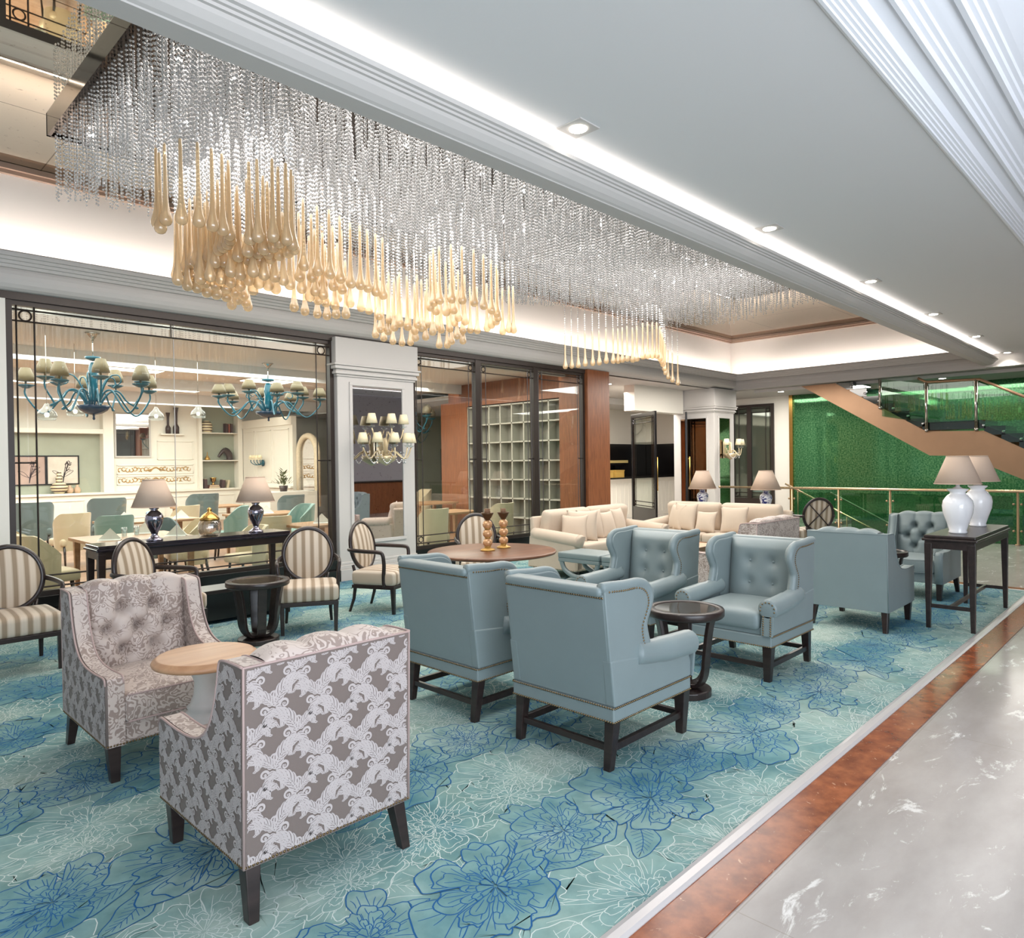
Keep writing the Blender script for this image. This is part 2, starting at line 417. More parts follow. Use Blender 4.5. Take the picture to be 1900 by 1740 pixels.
        for a, sg in ((0, -1), (0, 1), (1, -1), (1, 1), (2, -1), (2, 1)):
            b1, b2 = [(1, 2), (2, 0), (0, 1)][a]
            U, V = A[b1], A[b2]
            vs = []
            for vv in V:
                for uu in U:
                    p = [0, 0, 0]; p[a] = sg * h[a]; p[b1] = uu; p[b2] = vv
                    vs.append(rnd_pt(p))
            w = len(U)
            fs = []
            for j in range(len(V) - 1):
                for i in range(w - 1):
                    f = (j * w + i, j * w + i + 1, (j + 1) * w + i + 1, (j + 1) * w + i)
                    fs.append(f if sg > 0 else f[::-1])
            s.add(vs, fs, mat, True, T)
        return s
    def build(s, name, mats, parent=None, loc=None, rz=None, bevel=0.0, seg=2, weld=False, sub=0, label=None, recalc=True):
        me = bpy.data.meshes.new(name)
        me.from_pydata(s.v, [], s.f)
        if not isinstance(mats, (list, tuple)): mats = [mats]
        for m in mats: me.materials.append(m)
        me.polygons.foreach_set('material_index', s.mi)
        me.polygons.foreach_set('use_smooth', s.sm)
        if (weld or recalc) and len(s.f) < 60000:
            bm = bmesh.new(); bm.from_mesh(me)
            if weld: bmesh.ops.remove_doubles(bm, verts=bm.verts, dist=1e-5)
            if recalc: bmesh.ops.recalc_face_normals(bm, faces=bm.faces)
            bm.to_mesh(me); bm.free()
        me.update()
        o = bpy.data.objects.new(name, me); COL.objects.link(o)
        if parent is not None: o.parent = parent
        if loc is not None: o.location = loc
        if rz is not None: o.rotation_euler = (0, 0, rz)
        if bevel > 0:
            md = o.modifiers.new('bevel', 'BEVEL'); md.width = bevel; md.segments = seg; md.limit_method = 'ANGLE'; md.angle_limit = math.radians(35)
        if sub:
            md = o.modifiers.new('sub', 'SUBSURF'); md.levels = sub; md.render_levels = sub
        if label: o['label'] = label
        return o

def empty(name, loc=(0, 0, 0), rz=0.0):
    o = bpy.data.objects.new(name, None); COL.objects.link(o)
    o.location = loc; o.rotation_euler = (0, 0, rz); o.empty_display_size = 0.1
    return o
def tag(o, label=None, cat=None, group=None, kind=None):
    if label: o['label'] = label
    if cat: o['category'] = cat
    if group: o['group'] = group
    if kind: o['kind'] = kind
    return o
def struct(o): o['kind'] = 'structure'; return o
KIDS = {}
def kids(o):
    return [c for c in COL.objects if c.parent == o]
def copy_tree(o, parent=None):
    # a thing, its parts and their sub-parts; mesh data is shared
    if o.name not in KIDS: KIDS[o.name] = kids(o)
    c = o.copy(); COL.objects.link(c); c.parent = parent
    for ch in KIDS[o.name]: copy_tree(ch, c)
    return c
def place(proto, first, loc, rz, label, group=None):
    o = proto if first else copy_tree(proto)
    o.location = loc; o.rotation_euler = (0, 0, rz)
    o['label'] = label
    if group: o['group'] = group
    return o
def R(d): return math.radians(d)
def in_poly(p, poly):
    x, y = p; c = False; n = len(poly)
    for i in range(n):
        x0, y0 = poly[i]; x1, y1 = poly[i - 1]
        if (y0 > y) != (y1 > y) and x < (x1 - x0) * (y - y0) / (y1 - y0) + x0: c = not c
    return c

# ------------------------------------------------------------------ camera and world
def make_camera():
    f, yaw, pit, rol = 1303.94, R(44.3959), R(-0.50639), R(-0.78738)
    cy, sy, cp, sp = math.cos(yaw), math.sin(yaw), math.cos(pit), math.sin(pit)
    fw = Vector((cy * cp, sy * cp, sp)); r = Vector((sy, -cy, 0)); u = r.cross(fw)
    r2 = r * math.cos(rol) + u * math.sin(rol); u2 = r2.cross(fw)
    cam = bpy.data.cameras.new('camera'); o = bpy.data.objects.new('camera', cam); COL.objects.link(o)
    cam.sensor_width = 36.0; cam.lens = f / 1900.0 * 36.0; cam.clip_start = 0.05; cam.clip_end = 200
    m = Matrix((r2, u2, -fw)).transposed().to_4x4(); m.translation = Vector((0, 0, 1.65))
    o.matrix_world = m
    SC.camera = o
make_camera()
SC.view_settings.view_transform = 'Standard'; SC.view_settings.look = 'None'; SC.view_settings.gamma = 1.0
SC.view_settings.exposure = 0.0; SC.view_settings.use_curve_mapping = False
w = bpy.data.worlds.new('world'); SC.world = w; w.use_nodes = True
bg = w.node_tree.nodes['Background']; bg.inputs[0].default_value = (0.86, 0.93, 1.0, 1); bg.inputs[1].default_value = 1.0
cy = SC.cycles
cy.max_bounces = 8; cy.diffuse_bounces = 4; cy.glossy_bounces = 5; cy.transmission_bounces = 4; cy.transparent_max_bounces = 24
cy.caustics_reflective = False; cy.caustics_refractive = False; cy.sample_clamp_indirect = 4.0; cy.sample_clamp_direct = 0.0

def area(name, loc, size, power, col=(1, 0.95, 0.88), rot=(0, 0, 0), sy=None, spread=180):
    l = bpy.data.lights.new(name, 'AREA'); l.energy = power; l.color = col; l.shape = 'RECTANGLE'; l.size = size; l.size_y = sy or size
    l.spread = R(spread)
    o = bpy.data.objects.new(name, l); COL.objects.link(o); o.location = loc; o.rotation_euler = rot
    return o

# ------------------------------------------------------------------ room shell
XM = -3.2
# marble floor around the carpet, upstairs of the stairwell
b = MB(); b.box(XM, 15.95, -2.4, 8.9, -0.12, -0.012); b.box(15.95, 26, 6.75, 8.9, -0.12, -0.012); b.box(11.8, 26, 8.9, 24, -0.12, -0.012)
b.box(15.95, 26, -3.6, -2.2, -0.12, -0.012)
struct(b.build('floor', M['floor_marble'], recalc=False))
b = MB(); b.box(15.9, 26, -3, 7.2, -3.35, -3.25); struct(b.build('floor_lower', M['floor_marble']))
b = MB(); b.box(15.93, 15.97, -2.2, 6.75, -0.5, -0.008); struct(b.build('trim_1', M['dark_frame']))
# rust marble border and metal strip along the carpet
b = MB(); b.box(XM, 10.75, 1.235, 1.425, -0.012, -0.006); b.box(10.56, 10.75, 1.425, 2.9, -0.012, -0.006); struct(b.build('trim_2', M['red_marble']))
b = MB(); b.prism([(1.425, -0.012), (1.425, -0.002), (1.44, 0.006), (1.47, 0.008), (1.49, 0.004), (1.49, -0.012)], 0, XM, 10.55)
b.prism([(10.55, -0.012), (10.55, 0.0), (10.52, 0.006), (10.5, 0.004), (10.5, -0.012)], 1, 1.45, 2.9)
struct(b.build('trim_3', M['strip_metal']))
# restaurant floor beyond the glass
b = MB(); b.box(XM, 11.8, 10.15, 24, -0.12, -0.011); struct(b.build('floor_restaurant', M['floor_wood']))
b = MB(); b.box(XM, 11.8, 8.9, 10.15, -0.12, -0.011); struct(b.build('floor_threshold', M['floor_marble']))

# main ceiling over the passage
CZ = 3.72
b = MB(); b.box(XM, 17.3, 1.2, 3.12, CZ, CZ + 0.1); struct(b.build('ceiling', M['ceiling_paint']))
# stepped recess over the entrance side
prof = [(1.235, CZ - 0.004), (1.22, CZ - 0.012), (1.205, CZ - 0.012), (1.2, CZ - 0.004), (1.185, CZ - 0.002), (1.18, CZ + 0.006), (1.165, CZ + 0.008), (1.16, CZ + 0.016), (1.145, CZ + 0.018), (1.14, CZ + 0.026), (1.12, CZ + 0.03),
        (1.10, CZ + 0.06), (1.035, CZ + 0.075), (1.03, CZ + 0.06), (1.01, CZ + 0.06), (1.0, CZ + 0.085), (0.98, CZ + 0.09), (0.972, CZ + 0.105), (0.95, CZ + 0.11), (0.942, CZ + 0.125), (0.91, CZ + 0.135), (0.85, CZ + 0.16),
        (0.845, CZ + 0.14), (0.82, CZ + 0.14), (0.81, CZ + 0.165), (0.79, CZ + 0.17), (0.782, CZ + 0.185), (0.76, CZ + 0.19), (0.752, CZ + 0.205), (0.72, CZ + 0.215), (0.5, CZ + 0.32), (0.2, CZ + 0.4), (-3.6, CZ + 0.4)]
b = MB(); b.sweep(prof, 0, XM, 17.3); struct(b.build('ceiling_recess', M['recess_daylit_paint'], recalc=False))
# dropped cove beam between passage and tray
prof = [(3.17, 3.50), (3.045, 3.50), (3.04, 3.506), (3.02, 3.512), (2.985, 3.53), (2.955, 3.556), (2.945, 3.572), (2.93, 3.574), (2.928, 3.588), (2.912, 3.590), (2.908, 3.602), (2.89, 3.606), (2.885, 3.63), (2.90, 3.64),
        (2.95, 3.64), (2.95, 3.60), (3.10, 3.60), (3.10, 3.80), (3.17, 3.80)]
b = MB(); b.prism(prof, 0, XM, 17.05); struct(b.build('trim_4', M['white_plaster']))
b = MB(); b.box(XM, 17.0, 2.985, 3.035, 3.605, 3.615); struct(b.build('trim_5', M['cove_led']))
# tray: right inner side, mirrored top
TZ = 4.85
b = MB(); b.box(XM, 17.6, 3.10, 3.17, 3.78, TZ); struct(b.build('wall_tray', M['white_plaster']))
b = MB(); b.box(XM, 17.75, 3.1, 9.05, TZ, TZ + 0.06); struct(b.build('ceiling_mirror', M['mirror_ceiling']))
b = MB(); b.box(XM, 17.65, 8.86, 8.95, TZ - 0.06, TZ - 0.004); b.box(17.46, 17.55, 3.17, 8.95, TZ - 0.06, TZ - 0.004); b.box(XM, 17.65, 8.90, 8.95, TZ - 0.10, TZ - 0.06); b.box(17.5, 17.55, 3.17, 8.95, TZ - 0.10, TZ - 0.06)
struct(b.build('trim_6', plain('taupe_trim', (150, 126, 110), 0.5)))
# lit band walls of the tray
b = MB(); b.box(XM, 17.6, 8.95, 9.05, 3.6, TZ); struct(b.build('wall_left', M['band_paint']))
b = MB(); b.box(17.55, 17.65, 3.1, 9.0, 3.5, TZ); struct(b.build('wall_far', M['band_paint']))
cor = [(8.88, 3.47), (8.80, 3.50), (8.765, 3.505), (8.73, 3.525), (8.70, 3.56), (8.682, 3.605), (8.68, 3.65), (8.69, 3.69), (8.705, 3.715), (8.68, 3.72), (8.675, 3.75), (8.655, 3.754), (8.65, 3.784), (8.63, 3.788), (8.625, 3.818), (8.605, 3.822), (8.60, 3.86), (8.61, 3.875),
       (8.66, 3.875), (8.66, 3.80), (8.97, 3.80), (8.97, 3.47)]
b = MB(); b.prism(cor, 0, XM, 17.5); struct(b.build('trim_7', M['white_plaster']))
b = MB(); b.prism([(p[0] + 8.62, p[1]) for p in cor], 1, 1.0, 8.9); struct(b.build('trim_8', M['white_plaster']))
b = MB(); b.box(XM, 17.35, 8.74, 8.80, 3.805, 3.815); b.box(17.36, 17.42, 3.2, 8.8, 3.805, 3.815); struct(b.build('trim_9', M['tray_led']))
# far soffit and walls
b = MB(); b.box(17.3, 20.1, -3.6, 24, 3.47, 3.6); b.box(11.84, 17.6, 8.85, 12.2, 3.47, 3.6); b.box(17.15, 17.3, -3.6, 3.15, 3.47, 3.85); struct(b.build('ceiling_far', M['white_plaster']))
b = MB(); b.box(17.75, 17.95, -3.6, 8.4, 3.40, 3.47); struct(b.build('trim_10', M['white_plaster']))
b = MB(); b.box(20.0, 20.12, -3.5, 8.32, -3.3, 3.6); struct(b.build('wall_green_glass', M['green_lacquer']))
b = MB(); b.box(19.93, 20.05, 8.30, 8.40, -3.3, 3.47); struct(b.build('trim_11', M['brass']))
b = MB(); b.box(20.0, 20.12, 8.40, 8.86, -0.2, 3.6); b.box(20.0, 20.12, 10.2, 24, -0.2, 3.6); b.box(20.0, 20.12, 8.86, 10.2, 3.28, 3.6); b.box(20.0, 20.12, 8.86, 10.2, -0.2, 0.1)
struct(b.build('wall_white', M['cream_paint']))
b = MB(); b.box(4.2, 15.9, -3.75, -3.62, -0.1, 4.3); struct(b.build('wall_reception', plain('lobby_paint', (196, 192, 200), .7)))
b = MB(); b.box(4.2, 15.95, -3.62, -2.4, -0.12, -0.012); struct(b.build('floor_reception', M['floor_marble']))
# stairwell sides
b = MB(); b.box(15.9, 15.95, -3, 6.75, -3.3, -0.12); b.box(15.95, 20, 6.75, 6.85, -3.3, -0.12); struct(b.build('wall_stairwell', M['cream_paint']))
b = MB(); b.box(15.9, 20.05, -3.6, -3.5, -3.3, 3.6); struct(b.build('wall_right', M['cream_paint']))

# dark window at the far wall
def lattice(mb, u0, u1, z0, z1, put, r=0.009, ring=0.05, cross=None, top_gap=0.16, side=0.16, bottom=True):
    """thin glazing bars set in from the frame, with a small ring in each corner; put(u,z)->(x,y,z)"""
    def bar(a, c):
        mb.tube([put(*a), put(*c)], r, 4, smooth=False)
    us = [u0 + side, u1 - side]
    for u in us: bar((u, z0), (u, z1))
    for u in (u0 + 0.04, u1 - 0.04): bar((u, z0), (u, z1))
    bar((u0, z1 - top_gap), (u1, z1 - top_gap)); bar((u0, z1 - 0.04), (u1, z1 - 0.04))
    if bottom:
        bar((u0, z0 + top_gap), (u1, z0 + top_gap)); bar((u0, z0 + 0.04), (u1, z0 + 0.04))
    for u in (u0 + (side + 0.04) / 2, u1 - (side + 0.04) / 2):
        for z in ([z1 - (top_gap + 0.04) / 2] + ([z0 + (top_gap + 0.04) / 2] if bottom else [])):
            mb.tube([put(u + ring * math.cos(a), z + ring * math.sin(a)) for a in [2 * PI * k / 16 for k in range(16)]], r, 4, closed=True, smooth=False)
    if cross:
        for zc in cross:
            bar((u0, zc), (u0 + side, zc)); bar((u1 - side, zc), (u1, zc))

WN = [0]
def window(x0, x1, z0, z1, y=8.87, cross=(1.72,), post=0.06, ring=0.05, side=0.16, joints=()):
    WN[0] += 1
    b = MB()
    b.box(x0, x0 + post, y - 0.05, y + 0.05, z0, z1); b.box(x1 - post, x1, y - 0.05, y + 0.05, z0, z1)
    b.box(x0 + post, x1 - post, y - 0.04, y + 0.04, z1 - 0.05, z1); b.box(x0 + post, x1 - post, y - 0.04, y + 0.04, z0, z0 + 0.05)
    fr = struct(b.build('window_%d' % WN[0], M['dark_frame']))
    g = MB(); g.box(x0 + post, x1 - post, y - 0.006, y + 0.006, z0 + 0.05, z1 - 0.05); g.build('pane', M['pane'], fr)
    l = MB(); lattice(l, x0 + post, x1 - post, z0 + 0.05, z1 - 0.05, lambda u, z: (u, y - 0.022, z), 0.009, ring, cross, side=side)
    for xj in joints:
        q = MB(); q.box(xj + .03, xj + .036, y - .008, y + .008, z0 + .05, z1 - .05); q.build('glass_joint', M['white_plaster'], fr)
        l.box(xj - 0.006, xj + 0.006, y - 0.03, y - 0.012, z1 - 0.21, z1 - 0.05)
    l.build('glazing_bar', M['dark_frame'], fr)
    return fr
ZT = 3.42
b = MB(); b.box(XM, 11.84, 8.80, 8.95, ZT, 3.50); struct(b.build('trim_12', M['dark_frame']))
b = MB(); b.box(XM, 1.55, 8.80, 8.95, 0, ZT); struct(b.build('wall_left_return', M['cream_paint']))
W1 = window(1.55, 5.40, 0.30, ZT, joints=(3.2,), side=0.20, ring=0.055)
W2 = window(6.80, 8.21, 0.30, ZT, side=0.14, ring=0.042)
W3 = window(8.21, 9.67, 0.30, ZT, side=0.14, ring=0.042)
W4 = window(9.67, 11.12, 0.30, ZT, side=0.14, ring=0.042)
# dark stepped plinth below the glazing
b = MB(); b.box(1.55, 5.40, 8.78, 8.95, -0.012, 0.30); b.box(1.55, 5.40, 8.70, 8.78, -0.012, 0.16); b.box(6.80, 11.12, 8.80, 8.95, -0.012, 0.30); b.box(6.80, 11.12, 8.74, 8.80, -0.012, 0.14)
struct(b.build('baseboard_left', M['black'], bevel=0.006))
# timber clad column
b = MB(); b.box(11.12, 11.84, 8.74, 9.5, -0.012, 3.50); struct(b.build('column_timber', M['column_wood'], bevel=0.004))

def pilaster(name, x0, x1, y0, y1, ztop, faces, mir=(0.55, 2.80), base=True, neck=2.92):
    b = MB(); b.box(x0, x1, y0, y1, -0.012, ztop)
    if base:
        b.box(x0 - 0.05, x1 + 0.05, y0 - 0.05, y1, -0.012, 0.16); b.box(x0 - 0.03, x1 + 0.03, y0 - 0.03, y1, 0.16, 0.22); b.box(x0 - 0.015, x1 + 0.015, y0 - 0.015, y1, 0.22, 0.26)
    for d, za, zb in ((0.02, neck, neck + 0.03), (0.045, neck + 0.03, neck + 0.07), (0.03, neck + 0.07, neck + 0.10), (0.065, neck + 0.10, neck + 0.15), (0.085, neck + 0.15, neck + 0.18), (0.05, neck + 0.18, ztop)):
        b.box(x0 - d, x1 + d, y0 - d, y1 + (d if len(faces) > 1 else 0), za, zb)
    o = struct(b.build(name, M['white_plaster'], bevel=0.008))
    for fc in faces:
        z0, z1 = mir
        fr = MB(); mi = MB()
        if fc == 'y':
            a0, a1 = x0 + 0.24, x1 - 0.24; Y = y0
            for (p, q, r_, s_) in ((a0 - 0.05, a1 + 0.05, z1, z1 + 0.05), (a0 - 0.05, a1 + 0.05, z0 - 0.05, z0), (a0 - 0.05, a0, z0, z1), (a1, a1 + 0.05, z0, z1)):
                fr.box(p, q, Y - 0.022, Y, r_, s_)
            mi.box(a0, a1, Y - 0.008, Y - 0.002, z0, z1)
        else:
            a0, a1 = y0 + 0.22, y1 - 0.22; X = x0
            for (p, q, r_, s_) in ((a0 - 0.05, a1 + 0.05, z1, z1 + 0.05), (a0 - 0.05, a1 + 0.05, z0 - 0.05, z0), (a0 - 0.05, a0, z0, z1), (a1, a1 + 0.05, z0, z1)):
                fr.box(X - 0.022, X, p, q, r_, s_)
            mi.box(X - 0.008, X - 0.002, a0, a1, z0, z1)
        fr.build('mirror_frame', M['white_plaster'], o, bevel=0.006); mi.build('mirror', M['mirror' if base else 'smoke_mirror'], o)
    return o
pilaster('pillar_left', 5.42, 6.78, 8.76, 8.95, 3.47, ('y',))
pilaster('pillar_far', 16.3, 17.35, 8.78, 9.95, 3.47, ('y', 'x'), (0.30, 2.72), False, 2.86)

# far dark framed window right of the pillar
b = MB(); b.box(19.94, 20.06, 8.86, 8.94, 0.1, 3.28); b.box(19.94, 20.06, 10.12, 10.2, 0.1, 3.28); b.box(19.94, 20.06, 8.94, 10.12, 3.2, 3.28); b.box(19.94, 20.06, 8.94, 10.12, 0.1, 0.5); b.box(19.94, 20.06, 9.55, 9.68, 0.5, 3.2)
WN[0] += 1
fr = struct(b.build('window_%d' % WN[0], M['dark_frame']))
b = MB(); b.box(20.0, 20.03, 8.94, 10.12, 0.5, 3.2); b.build('pane', plain('dark_window_glass', (84, 92, 80), 0.05, 0.3, 0.8), fr)
b = MB(); lattice(b, 8.94, 10.12, 0.5, 3.2, lambda u, z: (19.97, u, z), 0.01, 0.05, None, side=0.17); b.build('glazing_bar', M['dark_frame'], fr)

# restaurant shell
RY = 22.35; RZ = 3.56
b = MB(); b.box(XM, 11.84, 8.95, RY, RZ, RZ + 0.1); struct(b.build('ceiling_restaurant', M['ceiling_paint']))
b = MB(); b.box(11.84, 20, 12.2, 24, 3.3, 3.4); b.box(11.84, 20, 12.1, 12.2, 3.3, 3.6); struct(b.build('ceiling_bar', M['ceiling_paint']))
b = MB(); b.box(XM, 24, RY, RY + 0.12, -0.1, RZ + 0.1); struct(b.build('wall_back', M['cream_paint']))
b = MB(); b.box(XM - 0.1, XM, 8.9, RY, -0.1, RZ + 0.1); struct(b.build('wall_side', M['cream_paint']))
# cove strips: ceiling bands along the glass, with drops
b = MB(); b.box(XM, 11.8, 9.32, 9.40, RZ - 0.16, RZ); b.box(XM, 11.8, 12.9, 13.0, RZ - 0.22, RZ); b.box(XM, 11.8, 15.9, 16.0, RZ - 0.22, RZ); b.box(XM, 11.8, 19.0, 19.1, RZ - 0.3, RZ); struct(b.build('trim_13', M['ceiling_paint']))
b = MB(); b.box(XM, 11.8, 9.41, 9.5, RZ - 0.03, RZ - 0.005); b.box(XM, 11.8, 13.01, 13.12, RZ - 0.05, RZ - 0.005); b.box(XM, 11.8, 16.01, 16.2, RZ - 0.05, RZ - 0.005); b.box(XM, 11.8, 19.11, 19.3, RZ - 0.05, RZ - 0.005)
struct(b.build('trim_14', emit('restaurant_cove', (255, 247, 238), 6.0)))
b = MB(); b.box(11.84, 20, 13.4, RY, RZ, RZ + 0.1); struct(b.build('ceiling_restaurant_far', M['ceiling_paint']))
b = MB(); b.box(11.45, 11.84, 9.5, 13.4, 0, RZ); struct(b.build('wall_divider', M['column_wood']))
b = MB(); b.box(11.2, 11.45, 12.42, 13.4, 0, 3.12); b.box(11.2, 11.45, 9.5, 12.42, 3.0, 3.12); struct(b.build('trim_15', M['column_wood']))
b = MB(); b.box(11.84, 20, 13.28, 13.4, 0, 3.3); struct(b.build('wall_bar', M['cream_paint']))


# ------------------------------------------------------------------ carpet with drawn peonies
CARPET = [(XM, 1.47), (10.5, 1.47), (10.5, 2.9), (11.75, 2.9), (11.75, 8.7), (XM, 8.7)]
def ribbon(mb, pts, w, z, mat):
    m = len(pts)
    if m < 2: return
    vs = []
    for i in range(m):
        a = pts[max(i - 1, 0)]; c = pts[min(i + 1, m - 1)]
        dx, dy = c[0] - a[0], c[1] - a[1]; l = math.hypot(dx, dy) or 1
        q = w * (0.55 + 0.45 * math.sin(PI * (i + 0.6) / (m + 0.2)))
        vs.append((pts[i][0] - dy / l * q, pts[i][1] + dx / l * q, z)); vs.append((pts[i][0] + dy / l * q, pts[i][1] - dx / l * q, z))
    fs = []
    for i in range(m - 1):
        x, y = (pts[i][0] + pts[i + 1][0]) / 2, (pts[i][1] + pts[i + 1][1]) / 2
        if in_poly((x, y), CARPET) and abs(y - 1.47) > w: fs.append((2 * i, 2 * i + 1, 2 * i + 3, 2 * i + 2))
    mb.add(vs, fs, mat)
def strip_fill(mb, pts, z, mat):
    """petal blade: quads between the two sides of an outline, hides the lines drawn beneath it"""
    n = len(pts) - 1; h = n // 2
    if not all(in_poly(p, CARPET) for p in pts[::3]): return
    vs = [(p[0], p[1], z) for p in pts]
    fs = []
    def ar(a, b, c): return (b[0] - a[0]) * (c[1] - a[1]) - (b[1] - a[1]) * (c[0] - a[0])
    tot = sum(pts[i][0] * pts[i - 1][1] - pts[i - 1][0] * pts[i][1] for i in range(len(pts)))
    sg = -1 if tot > 0 else 1
    for i in range(h):
        q = (i, i + 1, n - i - 1, n - i)
        for t in ((q[0], q[1], q[2]), (q[0], q[2], q[3])):
            if ar(*[pts[k] for k in t]) * sg > 1e-9: fs.append(t)
    mb.add(vs, fs, mat)
ZF = [0]; PC = [0]
def peony(mb, cx, cy, Rr, rg, w, mat, z, dense=1.0, rot=None, squash=0.8, fill=0):
    rot = rg.uniform(0, 6.28) if rot is None else rot
    ca, sa = math.cos(0.6), math.sin(0.6)
    ox, oy = rg.uniform(-.12, .12) * Rr, rg.uniform(-.25, -.05) * Rr
    def tr(r, a):
        f = 1 - r / Rr
        x, y = r * math.cos(a) + ox * f, r * math.sin(a) * squash + oy * f
        return (cx + x * ca - y * sa, cy + x * sa + y * ca)
    layers = [(1.0, 0.30, 6, 0.58, 5), (0.78, 0.26, 7, 0.46, 4), (0.60, 0.22, 8, 0.36, 2), (0.45, 0.16, 9, 0.30, 1), (0.32, 0.10, 9, 0.30, 1), (0.20, 0.03, 7, 0.42, 0)]
    k2 = 0; PC[0] = (PC[0] + 1) % 7; z = z + PC[0] * 1.5e-6 + rg.random() * 1.2e-5
    for li, (ro, ri, n, hw, nv) in enumerate(layers):
        n = max(4, int(n * (dense if li > 1 else 1)))
        order = list(range(n)); rg.shuffle(order)
        for k in order:
            a = rot + 2 * PI * (k + rg.uniform(-.25, .25)) / n + li * 0.7
            h = hw * rg.uniform(.75, 1.2); o = ro * rg.uniform(.80, 1.10) * Rr; q = ri * rg.uniform(.7, 1.0) * Rr
            ph = rg.uniform(0, 6); sk = rg.uniform(-.3, .3); b1 = rg.uniform(5, 9)
            N_ = 24
            pts = []
            for i in range(N_ + 1):
                t = i / N_
                e = math.sin(PI * t) ** 0.48
                ruf = 1 + (0.045 * math.sin(b1 * PI * t + ph) + .025 * math.sin(23 * t + ph * 2)) * e * (1.2 if li < 2 else .7)
                pts.append(tr((q + (o - q) * e) * ruf, a - h * math.cos(PI * t) * (.45 + .55 * e) + sk * e * h * .6))
            zz = z + k2 * 1.2e-5; k2 += 1
            strip_fill(mb, pts, zz, fill)
            ribbon(mb, pts, w * (1.15 if li < 2 else .85), zz + 5e-6, mat)
            for v in range(nv):
                aa = a + h * .8 * ((v + .5) / nv * 2 - 1) + rg.uniform(-.06, .06); r1 = o * rg.uniform(.80, .97) * (1 - .12 * abs((v + .5) / nv * 2 - 1)); r0 = r1 - (o - q) * rg.uniform(.25, .75)
                bend = rg.uniform(-.10, .10)
                ribbon(mb, [tr(r0 + (r1 - r0) * i / 5, a + (aa - a) * (.55 + .45 * i / 5) + bend * (1 - i / 5) ** 2 + sk * h * .8) for i in range(6)], w * 0.7, zz + 8e-6, mat)
def frond(mb, x, y, ang, L_, rg, w, mat, z, fill=0):
    # long hatched leaf
    ZF[0] = (ZF[0] + 1) % 25
    z = z + ZF[0] * 2e-5 + rg.random() * 1.5e-5
    def at(bx, by):
        by = by + L_ * 0.16 * math.sin(2.4 * bx / L_)
        return (x + bx * math.cos(ang) - by * math.sin(ang), y + bx * math.sin(ang) + by * math.cos(ang))
    L1 = []; L2 = []
    for i in range(15):
        t = i / 14
        d = L_ * 0.19 * math.sin(PI * t) ** 0.8 * (1 + 0.10 * math.sin(15 * t))
        L1.append(at(L_ * t, d)); L2.append(at(L_ * t, -d))
    strip_fill(mb, L1 + L2[::-1][1:], z, fill)
    ribbon(mb, L1, w, z + 5e-6, mat); ribbon(mb, L2, w, z + 8e-6, mat); ribbon(mb, [at(L_ * i / 10, 0) for i in range(10)], w * .8, z + 1.1e-5, mat)
    for k in range(2, 13):
        m0 = at(L_ * k / 14, 0); j = min(k + 2, 14)
        for E in (L1, L2): ribbon(mb, [m0, (m0[0] * .35 + E[j][0] * .65, m0[1] * .35 + E[j][1] * .65)], w * 0.6, z + 1.4e-5, mat)
def make_carpet():
    rg = random.Random(3)
    b = MB()
    n = len(CARPET)
    b.add([(p[0], p[1], 0.0) for p in CARPET] + [(p[0], p[1], -0.011) for p in CARPET], [tuple(range(n))] + [(i, n + i, n + (i + 1) % n, (i + 1) % n) for i in range(n)], 0)
    for r in range(7):
        Y = 2.0 + 1.08 * r
        x0 = -0.4 + (0.37 * r) % 1.05
        # pale ghost blooms and leaves fill the ground between the blue garlands
        x = x0
        while x < 11.4:
            for k in range(6): frond(b, x + rg.uniform(0, 1.05), Y + rg.uniform(-.54, .54), rg.uniform(0, 6.28), rg.uniform(.25, .5), rg, 0.0016, 2, 0.0002, 0)
            x += 1.05
        x = x0
        while x < 11.4:
            for dx, dy, rr in ((0.22, 0.55, 0.32), (0.80, 0.48, 0.30), (-0.05, -0.60, 0.33), (0.5, -0.44, 0.42)):
                peony(b, x + dx + rg.uniform(-.08, .08), Y + dy + rg.uniform(-.06, .06), rr * rg.uniform(.9, 1.15), rg, 0.0019, 2, 0.0009, 1.1, None, 0.85, 4 if dx == .5 else 0)
            x += 1.05
    for r in range(7):
        Y = 2.0 + 1.08 * r
        x = -0.25 + (0.37 * r) % 1.05
        while x < 11.4:
            for a0 in (2.6, 3.2, 3.7, -0.4, .3):
                frond(b, x + 0.22 * math.cos(a0), Y + 0.18 * math.sin(a0), a0 + rg.uniform(-.2, .2), rg.uniform(.30, .42), rg, 0.0026, 1, 0.0017, 3)
            peony(b, x + 0.53, Y + 0.08, 0.27 * rg.uniform(.9, 1.1), rg, 0.0026, 1, 0.0023, 1.0, None, 0.85, 3)
            peony(b, x, Y, 0.41 * rg.uniform(.94, 1.06), rg, 0.0030, 1, 0.0031, 1.2, None, 0.84, 3)
            x += 1.05
    o = b.build('carpet', [M['carpet'], M['carpet_blue'], M['carpet_white'], M['carpet_petal'], M['carpet_pale']], recalc=False)
    tag(o, 'wide teal carpet drawn with blue and white peonies under all the lounge seating', 'carpet')
make_carpet()

